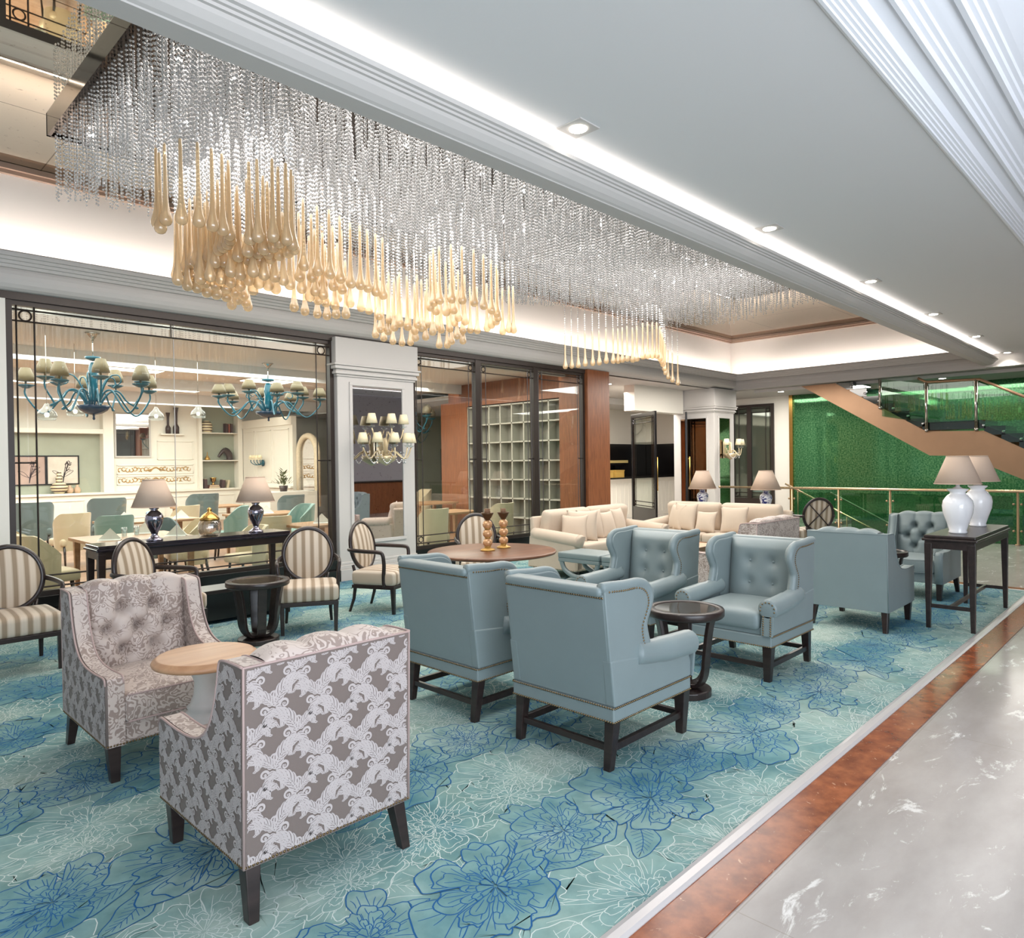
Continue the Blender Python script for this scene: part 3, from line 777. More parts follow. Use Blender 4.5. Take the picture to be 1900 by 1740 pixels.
# ------------------------------------------------------------------ seating prototypes (front faces local -y)
def nails(mb, pts, step, r, out):
    """hemispherical nail heads every step along a polyline; out = direction they stand out in"""
    o = Vector(out).normalized(); a = o.orthogonal().normalized(); c = o.cross(a)
    P = [Vector(p) for p in pts]
    for i in range(len(P) - 1):
        l = (P[i + 1] - P[i]).length; n = max(1, int(l / step))
        for k in range(n):
            q = P[i].lerp(P[i + 1], (k + 0.5) / n)
            vs = []
            for g in range(6):
                d = a * math.cos(g * PI / 3) + c * math.sin(g * PI / 3); vs.append(tuple(q + d * r))
            for g in range(6):
                d = a * math.cos(g * PI / 3) + c * math.sin(g * PI / 3); vs.append(tuple(q + d * r * .6 + o * r * .6))
            vs.append(tuple(q + o * r * .8))
            mb.add(vs, [(g, (g + 1) % 6, 6 + (g + 1) % 6, 6 + g) for g in range(6)] + [(6 + g, 6 + (g + 1) % 6, 12) for g in range(6)], 0, True)

def nail_row(root, pts, step, r, out):
    b = MB(); nails(b, pts, step, r, out); b.build('nailhead_row', M['nail'], root, recalc=False)

def smooth_path(P, n=6):
    out = []
    for i in range(len(P) - 1):
        p0 = P[max(i - 1, 0)]; p1 = P[i]; p2 = P[i + 1]; p3 = P[min(i + 2, len(P) - 1)]
        for k in range(n):
            t = k / n
            out.append(tuple(0.5 * ((2 * p1[d]) + (-p0[d] + p2[d]) * t + (2 * p0[d] - 5 * p1[d] + 4 * p2[d] - p3[d]) * t * t + (-p0[d] + 3 * p1[d] - 3 * p2[d] + p3[d]) * t ** 3) for d in range(len(p1))))
    out.append(tuple(P[-1]))
    return out

def tufted(buttons, links, depth, sigma, crease, csig):
    def f(u, z):
        d = 0.0
        for (bx, bz) in buttons:
            r2 = (u - bx) ** 2 + (z - bz) ** 2
            d += depth * math.exp(-r2 / (2 * sigma * sigma))
        for (p, q) in links:
            vx, vz = q[0] - p[0], q[1] - p[1]; L2 = vx * vx + vz * vz
            t = max(0, min(1, ((u - p[0]) * vx + (z - p[1]) * vz) / L2))
            dd = math.hypot(u - p[0] - t * vx, z - p[1] - t * vz)
            d += crease * math.exp(-dd / csig)
        return d
    return f

def make_wing():
    root = empty('wing_chair'); tag(root, cat='armchair', group='duck egg blue wing chairs round the glass topped table')
    LE, DW, NA = M['blue_leather'], M['dark_wood'], M['nail']
    for sx in (-1, 1):
        b = MB(); b.taper((sx * .335, -.345, .275), (.036, .036), (sx * .325, -.345, 0), (.024, .024)); b.build('leg', DW, root, bevel=.004)
        b = MB(); b.taper((sx * .33, .35, .275), (.032, .032), (sx * .325, .385, 0), (.022, .022)); b.build('leg', DW, root, bevel=.004)
        b = MB(); b.box(sx * .327 - .014, sx * .327 + .014, -.33, .37, .095, .135); b.build('stretcher', DW, root, bevel=.003)
    for y in (-.345, .372):
        b = MB(); b.box(-.315, .315, y - .013, y + .013, .10, .135); b.build('stretcher', DW, root, bevel=.003)
    # upholstered base with band
    b = MB(); b.box(-.372, .372, -.385, .398, .262, .345); b.box(-.364, .364, -.377, .39, .345, .40)
    b.build('seat_base', LE, root, bevel=.01, seg=3)
    b = MB(); b.rbox((0, -.085, .445), (.285, .325, .07), .045, .025); b.build('seat_cushion', LE, root, weld=True)
    # back
    b = MB(); b.prism([(.26, .345), (.388, .345), (.462, .955), (.35, .955)], 0, -.361, .361); b.build('back_panel', LE, root, bevel=.012, seg=3)
    tb = [(-.10, .62), (.10, .62), (-.10, .80), (.10, .80)]
    tf = tufted(tb, [(tb[0], tb[2]), (tb[1], tb[3]), (tb[0], (-.10, .45)), (tb[1], (.10, .45))], .03, .035, .004, .02)
    b = MB()
    def fb(u, v):
        x = (u - .5) * .60; z = .42 + v * .56
        edge = (1 - (2 * u - 1) ** 6) * (1 - max(0, (v - .86) / .14) ** 2)
        y = .27 + (z - .42) * .135 - .075 * edge + tf(x, z)
        return (x, y, z)
    b.grid(36, 34, fb); b.grid(36, 2, lambda u, v: ((u - .5) * .60, fb(u, 1)[1] + .09 * v, .98)); b.build('back_cushion', LE, root, weld=True)
    for (x, z) in tb:
        b = MB(); b.ball((x, fb(x / .6 + .5, (z - .42) / .56)[1] - .003, z), .011, 6); b.build('button', LE, root)
    # wings, arms
    wing = smooth_path([(.10, .56), (.055, .61), (.075, .68), (.085, .75), (.045, .82), (.02, .88), (.045, .94), (.12, .972), (.25, .975), (.40, .985), (.462, .985)], 4)
    poly = wing + [(.40, .45), (.15, .45)]
    for sx in (-1, 1):
        x0, x1 = sorted((sx * .30, sx * .369))
        b = MB(); b.prism(poly, 0, x0, x1, 0, True); b.build('wing', LE, root, bevel=.018, seg=3)
        b = MB(); b.tube([(sx * .343, p[0] - .002, p[1]) for p in wing], .03, 10); b.build('wing_roll', LE, root)
        b = MB(); b.prism([(-.385, .345), (-.385, .44), (-.36, .50), (-.30, .55), (.15, .575), (.42, .60), (.39, .345)], 0, *((x0 + .01, x1 + .006) if sx > 0 else (x0 - .006, x1 - .01))); b.build('side_panel', LE, root, bevel=.012, seg=3)
        b = MB(); b.tube(smooth_path([(sx * .352, -.395, .545), (sx * .352, -.36, .547), (sx * .35, -.15, .555), (sx * .342, .05, .57), (sx * .335, .16, .585)], 4), [.074] * 10 + [.068] * 7, 16)
        b.build('arm', LE, root)
        b = MB(); b.lathe([(0, 0), (.03, -.004), (.058, 0), (.066, .008)], 16, T=Matrix.Translation((sx * .352, -.394, .545)) @ Matrix.Rotation(R(90), 4, 'X'))
        b.prism([(sx * .30, .345), (sx * .385, .345), (sx * .392, .42), (sx * .40, .50), (sx * .31, .50), (sx * .30, .42)], 1, -.402, -.38)
        b.build('arm_front', LE, root, bevel=.006)
    b = MB(); b.rbox((0, .425, .965), (.35, .058, .028), .026); b.build('top_roll', LE, root, weld=True)
    # nail heads
    for z in (.268, .342):
        nail_row(root, [(-.374, .400, z), (.374, .400, z)], .016, .0068, (0, 1, 0))
        for sx in (-1, 1): nail_row(root, [(sx * .374, -.385, z), (sx * .374, .398, z)], .016, .0068, (sx, 0, 0))
    nail_row(root, [(-.374, -.386, .268), (.374, -.386, .268)], .016, .0068, (0, -1, 0))
    nail_row(root, [(-.36, .462, .935), (.36, .462, .935)], .016, .0068, (0, 1, 0))
    for sx in (-1, 1):
        nail_row(root, [(sx * .370, p[0] + .036, p[1] - .02) for p in wing[:-4]], .016, .0068, (sx, 0, 0))
        for dx in (-.028, .028): nail_row(root, [(sx * (.345) + dx, -.404, .35), (sx * .348 + dx, -.404, .50)], .016, .0068, (0, -1, 0))
        nail_row(root, [(sx * .352 + .056 * math.cos(a), -.404, .545 + .056 * math.sin(a)) for a in [PI * k / 8 * 1.3 - .5 for k in range(9)]], .016, .0068, (0, -1, 0))
    return root

LZ = [0]
def scroll_motif(mb, put, inside, rg, cx, cz, s, flip, mat):
    """acanthus sprig: lobes along an S stem with curling ends, drawn as strips of small quads"""
    def quad_strip(A, Bq):
        LZ[0] = (LZ[0] + 1) % 60
        for i in range(len(A) - 1):
            q = [A[i], A[i + 1], Bq[i + 1], Bq[i]]
            if all(inside(p) for p in q): mb.add([put(p) for p in q], [(0, 1, 2, 3)], mat)
    def T(u, v):
        return (cx + s * u * flip, cz + s * v)
    def lobe(u, v, ang, L_, wd, curl):
        n = 7; E1 = []; E2 = []; C1 = []; C2 = []
        a = ang; x, y = u, v
        for i in range(n + 1):
            t = i / n
            ww = wd * math.sin(PI * min(1, (t * .86 + .1))) ** .8
            g = ww * .16
            for lst, q in ((E1, ww), (C1, g), (C2, -g), (E2, -ww)): lst.append(T(x - math.sin(a) * q, y + math.cos(a) * q))
            x += math.cos(a) * L_ / n; y += math.sin(a) * L_ / n; a += curl / n
        quad_strip(E1, C1); quad_strip(C2, E2)
    def spiral(u, v, ang, r0, turns, sg, wd):
        A = []; Bq = []; n = 16
        ccx, ccy = u + r0 * math.cos(ang), v + r0 * math.sin(ang)
        for i in range(n + 1):
            t = i / n; r = r0 * (1 - .72 * t); a = ang + PI + sg * turns * 2 * PI * t
            w_ = wd * (1 - .55 * t)
            A.append(T(ccx + (r + w_) * math.cos(a), ccy + (r + w_) * math.sin(a))); Bq.append(T(ccx + (r - w_) * math.cos(a), ccy + (r - w_) * math.sin(a)))
        quad_strip(A, Bq)
        lobe(ccx - .02, ccy, 0, .06, .035, 0)
    def plume(u, v, ang, L_, curl, wid):
        # feathery leaf: a curling spine with rounded lobes packed along both sides
        n = 8; x, y, a = u, v, ang; sp = []
        for i in range(n + 1):
            sp.append((x, y, a)); x += math.cos(a) * L_ / n; y += math.sin(a) * L_ / n; a += curl / n * (0.5 + i / n)
        for i in range(n):
            t = (i + .6) / n
            env = wid * math.sin(PI * min(1, t * .82 + .14)) ** .8
            x, y, a = sp[i]
            for sd in (1, -1):
                k = 1.12 if sd * curl < 0 else .85
                lobe(x + math.cos(a) * .02, y + math.sin(a) * .02, a + sd * (1.05 - .35 * t), env * k, .40 * L_ / n * (1.15 if sd * curl < 0 else .95), -sd * .9)
        x, y, a = sp[-1]
        lobe(x - math.cos(a) * .05, y - math.sin(a) * .05, a, wid * .55, .40 * L_ / n, curl * .9)
        quad_strip([(T(p - math.sin(q) * .022 * (1.2 - i / n), r + math.cos(q) * .022 * (1.2 - i / n))) for i, (p, r, q) in enumerate(sp)], [(T(p + math.sin(q) * .022 * (1.2 - i / n), r - math.cos(q) * .022 * (1.2 - i / n))) for i, (p, r, q) in enumerate(sp)])
    plume(0, -.1, 1.15, 1.12, -1.3, .36); plume(-.05, -.05, 2.25, .86, 1.5, .30)
    plume(0, -.15, 4.05, .80, 1.4, .27); plume(.05, -.12, 5.45, .66, -1.5, .25)
    spiral(.16, -.1, .15, .15, 1.15, -1, .042); spiral(-.18, -.18, 3.2, .13, 1.15, 1, .04); spiral(-.03, .12, 1.65, .13, 1.1, 1, .036)

def damask_fill(mb, put, outline, s, mat, seed=1):
    rg = random.Random(seed)
    xs = [p[0] for p in outline]; zs = [p[1] for p in outline]
    def inside(p): return in_poly(p, outline)
    dx, dz = s * 1.42, s * 1.80
    j = 0; z = min(zs) - s
    while z < max(zs) + s:
        i = 0; x = min(xs) - s + (dx / 2 if j % 2 else 0)
        while x < max(xs) + s:
            scroll_motif(mb, put, inside, rg, x, z, s, 1 if j % 2 else -1, mat)
            x += dx
        z += dz * .5; j += 1

def make_club(fab, plainfab, pipe, wid=.74, damask=True, name='club_chair', buttons=True):
    root = empty(name); tag(root, cat='armchair')
    hw = wid / 2; DW = M['dark_wood']
    for sx in (-1, 1):
        b = MB(); b.taper((sx * (hw - .045), -.36, .21), (.034, .034), (sx * (hw - .05), -.37, 0), (.022, .022)); b.build('leg', DW, root, bevel=.004)
        b = MB(); b.taper((sx * (hw - .045), .355, .21), (.03, .034), (sx * (hw - .03), .40, 0), (.02, .024)); b.build('leg', DW, root, bevel=.004)
    prof = [(-.415, .195), (-.415, .52)] + smooth_path([(-.405, .548), (-.37, .556), (-.22, .55), (-.08, .555), (.03, .58), (.11, .635), (.165, .72), (.205, .83), (.225, .905), (.25, .925), (.32, .93), (.425, .93)], 4) + [(.405, .195)]
    for sx in (-1, 1):
        x0, x1 = sorted((sx * (hw - .088), sx * hw))
        b = MB(); b.prism(prof, 0, x0, x1, 0, True)
        if damask:
            damask_fill(b, lambda p: (sx * (hw + .0008 + LZ[0] * 2e-5), p[0], p[1]), [(p[0] * .985 - .004, .2 + (p[1] - .2) * .985) for p in prof], .105, 1, 5)
        b.build('side', [fab if not damask else M['taupe'], M['damask_figure']] if damask else fab, root, recalc=not damask)
        if damask:
            # woven inner face and arm top
            b = MB(); b.prism([(p[0], p[1]) for p in prof], 0, min(sx * (hw - .092), sx * (hw - .012)), max(sx * (hw - .092), sx * (hw - .012)))
            for v in range(len(b.v)): x, y, z = b.v[v]; b.v[v] = (x, y - (.001 if y < .3 else -.001) * 1, z + .0015)
            b.build('arm_cover', fab, root)
        b = MB()
        for xx in (x0, x1): b.tube([(xx, p[0], p[1] + .001) for p in prof[1:-1]], .0055, 5)
        b.build('piping', pipe, root)
    b = MB(); b.box(-hw + .085, hw - .085, -.395, .36, .195, .31); b.build('front_rail', fab, root, bevel=.008)
    b = MB(); b.rbox((0, -.10, .385), (hw - .092, .33, .078), .028, .03); b.build('seat_cushion', fab, root, weld=True)
    b = MB()
    for z in (.455, .315):
        y = -.43; b.tube([(-hw + .105, y + .004, z), (hw - .105, y + .004, z)], .005, 5)
    b.build('cushion_piping', pipe, root)
    # rear panel
    b = MB()
    yb = lambda z: .405 + (z - .195) * .0272
    b.prism([(.34, .195), (.405, .195), (.425, .93), (.36, .93)], 0, -hw + .085, hw - .085)
    b.box(-hw + .004, hw - .004, .30, .40, .196, .23)
    if damask:
        b.prism([(.400, .197), (.4065, .197), (.4265, .93), (.42, .93)], 0, -hw + .002, hw - .002)
        damask_fill(b, lambda p: (p[0], yb(p[1]) + .0024 + LZ[0] * 2e-5, p[1]), [(-hw + .012, .205), (hw - .012, .205), (hw - .012, .922), (-hw + .012, .922)], .13, 1, 2)
        b.build('back_panel', [M['taupe'], M['damask_figure']], root, recalc=False)
    else:
        b.prism([(.400, .197), (.4065, .197), (.4265, .93), (.42, .93)], 0, -hw + .002, hw - .002)
        b.build('back_panel', fab, root)
    b = MB(); b.tube([(-hw + .003, yb(.2), .2), (-hw + .003, yb(.93), .93), (hw - .003, yb(.93), .93), (hw - .003, yb(.2), .2)], .006, 6); b.build('back_piping', pipe, root)
    # buttoned inner back rolling over the top in soft lobes
    iw = hw - .088
    tb = [(-.30 * iw, .80), (.33 * iw, .80), (-.60 * iw, .675), (.02 * iw, .675), (.62 * iw, .675), (-.30 * iw, .55), (.33 * iw, .55)]
    lk = [(0, 2), (0, 3), (1, 3), (1, 4), (2, 5), (3, 5), (3, 6), (4, 6)]
    links = [(tb[a], tb[c]) for a, c in lk] + [(tb[0], (tb[0][0], 1.0)), (tb[1], (tb[1][0], 1.0)), (tb[5], (tb[5][0], .40)), (tb[6], (tb[6][0], .40)), (tb[2], (-1.05 * iw, .69)), (tb[4], (1.05 * iw, .69))]
    tf = tufted(tb, links, .055, .026, .026, .018)
    def fb(u, v):
        x = (2 * u - 1) * iw
        lob = 1.0
        if v < .78:
            z = .43 + v / .78 * .50
            e = (1 - abs(2 * u - 1) ** 8 * .6)
            y = .262 + (z - .43) * .10 - .085 * e * (1 - .35 * max(0, (z - .8) / .13)) + tf(x, z)
            return (x, y, z)
        t = (v - .78) / .22
        l = .018 * (1 - abs(2 * u - 1) ** 6) + .020 * max(0, math.cos((x / iw - .015) * PI * 1.5)) ** .6 if abs(x) < iw * .33 else .018 * (1 - abs(2 * u - 1) ** 6) + .018 * math.sin(PI * (abs(x) / iw - .33) / .67)
        y0 = .262 + .05 - .085 * (1 - abs(2 * u - 1) ** 8 * .6) * .65 + tf(x, .93)
        return (x, y0 + (.425 - y0) * (1 - math.cos(PI * t)) / 2, .93 + (l + .012) * math.sin(PI * t) ** .7)
    b = MB(); b.grid(64, 62, fb); b.build('back_cushion', fab, root, weld=True)
    for (x, z) in tb:
        b = MB(); b.ball((x, fb((x / iw + 1) / 2, (z - .43) / .5 * .78)[1] - .004, z), .011, 6); b.build('button', plainfab, root)
    if damask:
        nail_row(root, [(-hw, .407, .205), (hw, .407, .205)], .015, .006, (0, 1, 0)); nail_row(root, [(-hw, -.417, .205), (hw, -.417, .205)], .015, .006, (0, -1, 0))
        for sx in (-1, 1): nail_row(root, [(sx * (hw + .001), -.41, .205), (sx * (hw + .001), .40, .205)], .015, .006, (sx, 0, 0))
    return root

def make_oval():
    root = empty('oval_back_chair'); tag(root, cat='armchair', group='striped oval back chairs along the window')
    DW, ST = M['dark_wood'], M['stripe']
    for sx in (-1, 1):
        b = MB(); b.taper((sx * .255, -.245, .31), (.024, .024), (sx * .25, -.25, 0), (.016, .016)); b.build('leg', DW, root, bevel=.003)
        b = MB(); b.tube([(sx * .22, .245, .32), (sx * .22, .27, .15), (sx * .23, .32, 0)], [.024, .02, .016], 6, smooth=False); b.build('leg', DW, root)
        b = MB(); b.tube([(sx * .17, .25, .32), (sx * .175, .275, .42), (sx * .20, .29, .52)], [.022, .02, .018], 6); b.build('back_post', DW, root)
        b = MB(); b.tube(smooth_path([(sx * .245, .315, .70), (sx * .28, .24, .695), (sx * .30, .05, .69), (sx * .30, -.10, .685), (sx * .297, -.145, .66), (sx * .285, -.155, .55), (sx * .28, -.145, .40), (sx * .275, -.15, .30)], 4), .018, 8, flat=1.25); b.build('arm', DW, root)
    b = MB(); b.box(-.28, .28, -.27, .26, .275, .315); b.build('seat_rail', DW, root, bevel=.005)
    b = MB(); b.rbox((0, -.005, .39), (.285, .272, .078), .04, .025); b.build('seat', ST, root, weld=True)
    lean = 9
    T = Matrix.Translation((0, .285, .72)) @ Matrix.Rotation(R(-lean), 4, 'X')
    N_ = 40
    b = MB(); b.tube([(.245 * math.cos(2 * PI * k / N_), 0, .27 * math.sin(2 * PI * k / N_)) for k in range(N_)], .024, 8, closed=True, T=T, flat=.9, up=(0, 1, 0)); b.build('back_frame', DW, root)
    def pad(sg):
        def f(u, v):
            a = 2 * PI * u; q = v
            return (.228 * q * math.cos(a), sg * (.012 + .028 * (1 - q ** 2.5)), .253 * q * math.sin(a))
        return f
    b = MB(); b.grid(36, 8, pad(-1), T=T); b.grid(36, 8, pad(.35), T=T); b.build('back_pad', ST, root, weld=True)
    b = MB()
    for s_ in (1, -1): b.tube([(-.165 * s_, .028, -.18), (0, .034, 0), (.165 * s_, .028, .18)], .010, 6, T=T)
    b.build('cross_brace', DW, root)
    return root

def make_sofa(W_, name='sofa', D=.95):
    root = empty(name); tag(root, cat='sofa', group='cream two seat sofas')
    F = M['cream_fabric']; hw = W_ / 2
    for sx in (-1, 1):
        for y in (-.40, .40):
            b = MB(); b.lathe([(.028, .12), (.026, .09), (.018, 0)], 10, (sx * (hw - .1), y, 0)); b.build('leg', M['dark_wood'], root)
        b = MB(); b.prism([(-.44, .12), (-.44, .50), (.42, .58), (.46, .12)], 0, *sorted((sx * (hw - .17), sx * hw))); b.build('side_panel', F, root, bevel=.02, seg=3)
        b = MB(); b.tube(smooth_path([(sx * (hw - .07), -.475, .545), (sx * (hw - .07), -.45, .545), (sx * (hw - .07), -.1, .57), (sx * (hw - .08), .38, .60)], 4), .095, 16); b.build('arm', F, root)
        b = MB(); b.lathe([(0, .0), (.05, .006), (.09, 0), (.095, -.01)], 18, T=Matrix.Translation((sx * (hw - .07), -.475, .545)) @ Matrix.Rotation(R(90), 4, 'X'), ribs=12, rib=.03); b.build('arm_front', F, root)
    b = MB(); b.rbox((0, 0, .23), (hw - .03, .44, .115), .03); b.build('seat_base', F, root, weld=True)
    nail_row(root, [(-hw + .03, -.442, .135), (hw - .03, -.442, .135)], .03, .008, (0, -1, 0))
    for sx in (-1, 1): nail_row(root, [(sx * (hw + .002), -.42, .135), (sx * (hw + .002), .42, .135)], .03, .008, (sx, 0, 0))
    sw = (W_ - .36) / 2
    for sx in (-1, 1):
        b = MB(); b.rbox((sx * sw / 2, -.09, .415), (sw / 2 - .004, .37, .075), .04, .02); b.build('seat_cushion', F, root, weld=True)
        b = MB(); T = Matrix.Translation((sx * (sw / 2 + .02), .27, .715)) @ Matrix.Rotation(R(-80), 4, 'X')
        b.rbox((0, 0, 0), (sw / 2 + .015, .235, .095), .075, .05, T=T, pinch=.6); b.build('back_cushion', F, root, weld=True)
    b = MB(); b.prism([(.30, .12), (.46, .12), (.47, .84), (.40, .86)], 0, -hw + .06, hw - .06); b.build('back_panel', F, root, bevel=.03, seg=3)
    return root

def make_cushion(s=.44):
    n = 16
    b = MB()
    def f(sg):
        def g(u, v):
            x, y = 2 * u - 1, 2 * v - 1
            k = (1 - x * x) * (1 - y * y)
            px = x * (1 - .10 * (1 - y * y) * x * x); py = y * (1 - .10 * (1 - x * x) * y * y)
            return (px * s / 2, sg * .075 * max(0, k) ** .45, py * s / 2 + s / 2)
        return g
    b.grid(n, n, f(1)); b.grid(n, n, f(-1))
    o = b.build('scatter_cushion', M['cream_fabric'], weld=True)
    return tag(o, cat='cushion', group='cream scatter cushions on the sofas')

# ------------------------------------------------------------------ seating placed
wing = make_wing()
G_W = 'duck egg blue wing chairs round the glass topped table'
for i, (x, y, rz, lab) in enumerate((
    (3.40, 2.585, 90, 'pale blue wing chair seen from behind, nearest the marble floor, round arm at its right'),
    (3.40, 3.64, 90, 'pale blue wing chair seen from behind, partly hidden by the nearest blue one'),
    (5.37, 2.62, -90, 'pale blue wing chair facing out, four buttons, directly behind the glass topped side table'),
    (5.40, 3.68, -90, 'pale blue wing chair facing out, beside the pale bench, left of its facing twin'))):
    place(wing, i == 0, (x, y, 0), R(rz), lab, G_W)
club = make_club(M['damask'], M['damask'], M['piping'], .74, True, 'damask_armchair')
place(club, True, (1.475, 2.865, 0), R(180), 'taupe damask armchair seen from behind with silver scroll pattern across its back', 'taupe damask armchairs')
place(club, False, (1.475, 4.46, 0), R(0), 'taupe damask armchair facing out with deep buttoned back behind the small oak table', 'taupe damask armchairs')
d2 = make_club(M['damask'], M['damask'], M['piping'], 1.16, False, 'damask_loveseat')
place(d2, True, (8.06, 3.95, 0), R(180), 'wide taupe damask seat turned towards the cream sofas, behind the blue wing chairs', 'taupe damask armchairs')
bc = make_club(M['blue_leather'], M['blue_leather'], M['blue_leather'], .74, False, 'square_armchair')
place(bc, True, (7.53, 2.45, 0), R(90), 'square pale blue armchair with plain flat back, beside the console with white lamps', 'square blue armchairs')
place(bc, False, (9.52, 2.46, 0), R(-90), 'square pale blue armchair with deep buttoned back, behind the console with white lamps', 'square blue armchairs')
oval = make_oval()
for i, (x, y, rz, lab) in enumerate((
    (1.27, 7.0, 0, 'striped oval back armchair at the left edge of the photo, behind the damask armchair'),
    (2.34, 6.80, 33, 'striped oval back armchair half hidden behind the buttoned damask armchair'),
    (3.63, 6.46, -29, 'striped oval back armchair next to the dark round side table, facing out'),
    (4.70, 6.66, 25, 'striped oval back armchair seen side on in front of the mirrored pillar'),
    (5.98, 6.42, -32, 'striped oval back armchair behind the round walnut table'),
    (12.05, 4.72, 135, 'oval back chair seen from behind with crossed braces, near the green glass'))):
    place(oval, i == 0, (x, y, 0), R(rz), lab, 'striped oval back chairs along the window')
s1 = make_sofa(2.3)
place(s1, True, (8.68, 6.62, 0), 0, 'cream two seat sofa standing along the glazed wall', 'cream two seat sofas')
s2 = place(s1, False, (10.42, 5.62, 0), R(-90), 'cream two seat sofa in front of the two blue and white lamps', 'cream two seat sofas')
cu = make_cushion()
cl = [((7.90, 6.50), -62, .92, 14, 'cream cushion lying against the arm of the window sofa, outermost of its row'),
      ((8.02, 6.44), -55, 1.05, 10, 'cream cushion on edge, second from the round table on the window sofa'),
      ((8.30, 6.46), -14, 1.05, 14, 'square cream cushion upright at the middle of the window sofa'),
      ((8.70, 6.44), 4, .95, 16, 'square cream cushion facing front, right of the middle of the window sofa'),
      ((9.10, 6.52), 12, 1.0, 14, 'cream cushion at the far end of the window sofa, tucked behind its neighbour')]
first = True
for (x, y), rz, sc, tl, lab in cl:
    o = place(cu, first, (x, y, .485), R(rz), lab, 'cream scatter cushions on the sofas'); first = False
    o.rotation_euler = (R(-tl), 0, R(rz)); o.scale = (sc, sc, sc)
for (x, y), rz, sc, tl, lab in (((10.30, 6.30), -120, 1.0, 14, 'cream cushion leaning on the arm of the corner sofa'),
                                ((10.24, 6.10), -100, 1.08, 14, 'large square cream cushion on the corner sofa, in front of the one at its arm'),
                                ((10.18, 5.68), -88, .82, 20, 'small cream cushion in the middle of the corner sofa'),
                                ((10.26, 5.22), -80, 1.0, 14, 'cream cushion on the corner sofa half hidden by the damask seat')):
    o = place(cu, False, (x, y, .485), R(rz), lab, 'cream scatter cushions on the sofas'); o.rotation_euler = (R(-tl), 0, R(rz)); o.scale = (sc, sc, sc)

# ------------------------------------------------------------------ small tables
def strap_table(r, z, top_in, base_r):
    root = empty('side_table'); tag(root, cat='side table', group='dark strap legged side tables')
    DW = M['dark_wood']
    b = MB(); b.lathe([(r * .80, z - .055), (r * .97, z - .055), (r, z - .045), (r, z - .008), (r * .985, z), (r * .80, z), (r * .80, z - .008), (r * .80, z - .055)], 40); b.build('table_top', DW, root)
    b = MB(); b.lathe([(0, z - .012), (r * .805, z - .012), (r * .805, z - .004), (0, z - .004)], 40, smooth=False); b.build('glass_inset', top_in, root)
    for k in range(6):
        a = 2 * PI * k / 6 + .26
        p = smooth_path([(r * .78, z - .05), (r * .70, z * .75), (r * .62, z * .48), (r * .56, z * .26), (r * .40, z * .135), (r * .12, z * .11)], 5)
        b = MB()
        vs = []; w = .036
        ca, sa = math.cos(a), math.sin(a)
        n = len(p)
        for i, (q, zz) in enumerate(p):
            d = Vector(p[min(i + 1, n - 1)]) - Vector(p[max(i - 1, 0)]); d.normalize(); nx, nz = -d.y, d.x
            for t, s_ in ((-.013, -1), (-.013, 1), (.013, 1), (.013, -1)):
                qq = q + nx * t; z2 = zz + nz * t
                vs.append((qq * ca - s_ * w * sa, qq * sa + s_ * w * ca, z2))
        fs = [(3, 2, 1, 0), (4 * n - 4, 4 * n - 3, 4 * n - 2, 4 * n - 1)]
        for i in range(n - 1):
            for k2 in range(4):
                l = (k2 + 1) % 4; fs.append((4 * i + k2, 4 * i + l, 4 * i + 4 + l, 4 * i + 4 + k2))
        b.add(vs, fs); b.build('strap_leg', DW, root, bevel=.003)
    b = MB(); b.lathe([(base_r, 0), (base_r, .045), (base_r * .95, .05), (base_r * .4, .052), (r * .2, .06), (r * .2, z * .13), (0, z * .13)], 32, smooth=False); b.build('base', DW, root, bevel=.004)
    return root
tb = strap_table(.268, .61, M['dark_glass'], .175)
place(tb, True, (4.40, 2.61, 0), R(12), 'round dark wood side table with glass inset, standing among the four blue wing chairs', 'dark strap legged side tables')
o = place(tb, False, (3.03, 6.33, 0), R(0), 'round dark strap legged table beside the striped oval back chair, in front of the window', 'dark strap legged side tables'); o.scale = (1.07, 1.07, .96)
place(tb, False, (8.52, 2.56, 0), R(20), 'round dark side table between the two square blue armchairs', 'dark strap legged side tables')

t = empty('pedestal_table', (1.471, 3.668, 0)); tag(t, 'small round oak topped table with white turned pedestal between the damask armchairs', 'side table')
b = MB(); b.lathe([(0, .645), (.235, .645), (.252, .652), (.258, .664), (.252, .675), (.24, .679), (.236, .688), (.225, .69), (0, .69)], 48); b.build('table_top', M['oak'], t)
b = MB(); b.lathe([(0.0, 0), (.16, 0), (.165, .02), (.15, .045), (.12, .07), (.085, .10), (.10, .13), (.125, .19), (.135, .27), (.13, .34), (.105, .39), (.088, .41), (.096, .425), (.08, .44), (.062, .49), (.058, .55), (.075, .60), (.08, .63), (.07, .645)], 36); b.build('pedestal', M['white_turned'], t)

t = empty('round_table', (5.02, 5.22, 0)); tag(t, 'large round walnut table on a carved pedestal, two candle holders standing on it', 'table')
b = MB(); b.lathe([(0, .715), (.62, .715), (.655, .722), (.665, .735), (.66, .748), (.65, .752), (0, .752)], 64); b.build('table_top', M['walnut'], t)
b = MB(); b.lathe([(.05, .14), (.10, .17), (.115, .22), (.07, .26), (.06, .29), (.095, .33), (.105, .38), (.065, .42), (.06, .45), (.09, .49), (.09, .53), (.06, .57), (.07, .63), (.12, .69), (.14, .716)], 24, ribs=8, rib=.06); b.build('pedestal', M['walnut'], t)
for k in range(4):
    a = PI / 4 + k * PI / 2
    b = MB(); b.tube(smooth_path([(.06 * math.cos(a), .06 * math.sin(a), .20), (.18 * math.cos(a), .18 * math.sin(a), .17), (.30 * math.cos(a), .30 * math.sin(a), .07), (.40 * math.cos(a), .40 * math.sin(a), .045)], 4), [.05] * 4 + [.042] * 4 + [.034] * 4 + [.045], 8); b.build('foot', M['walnut'], t)

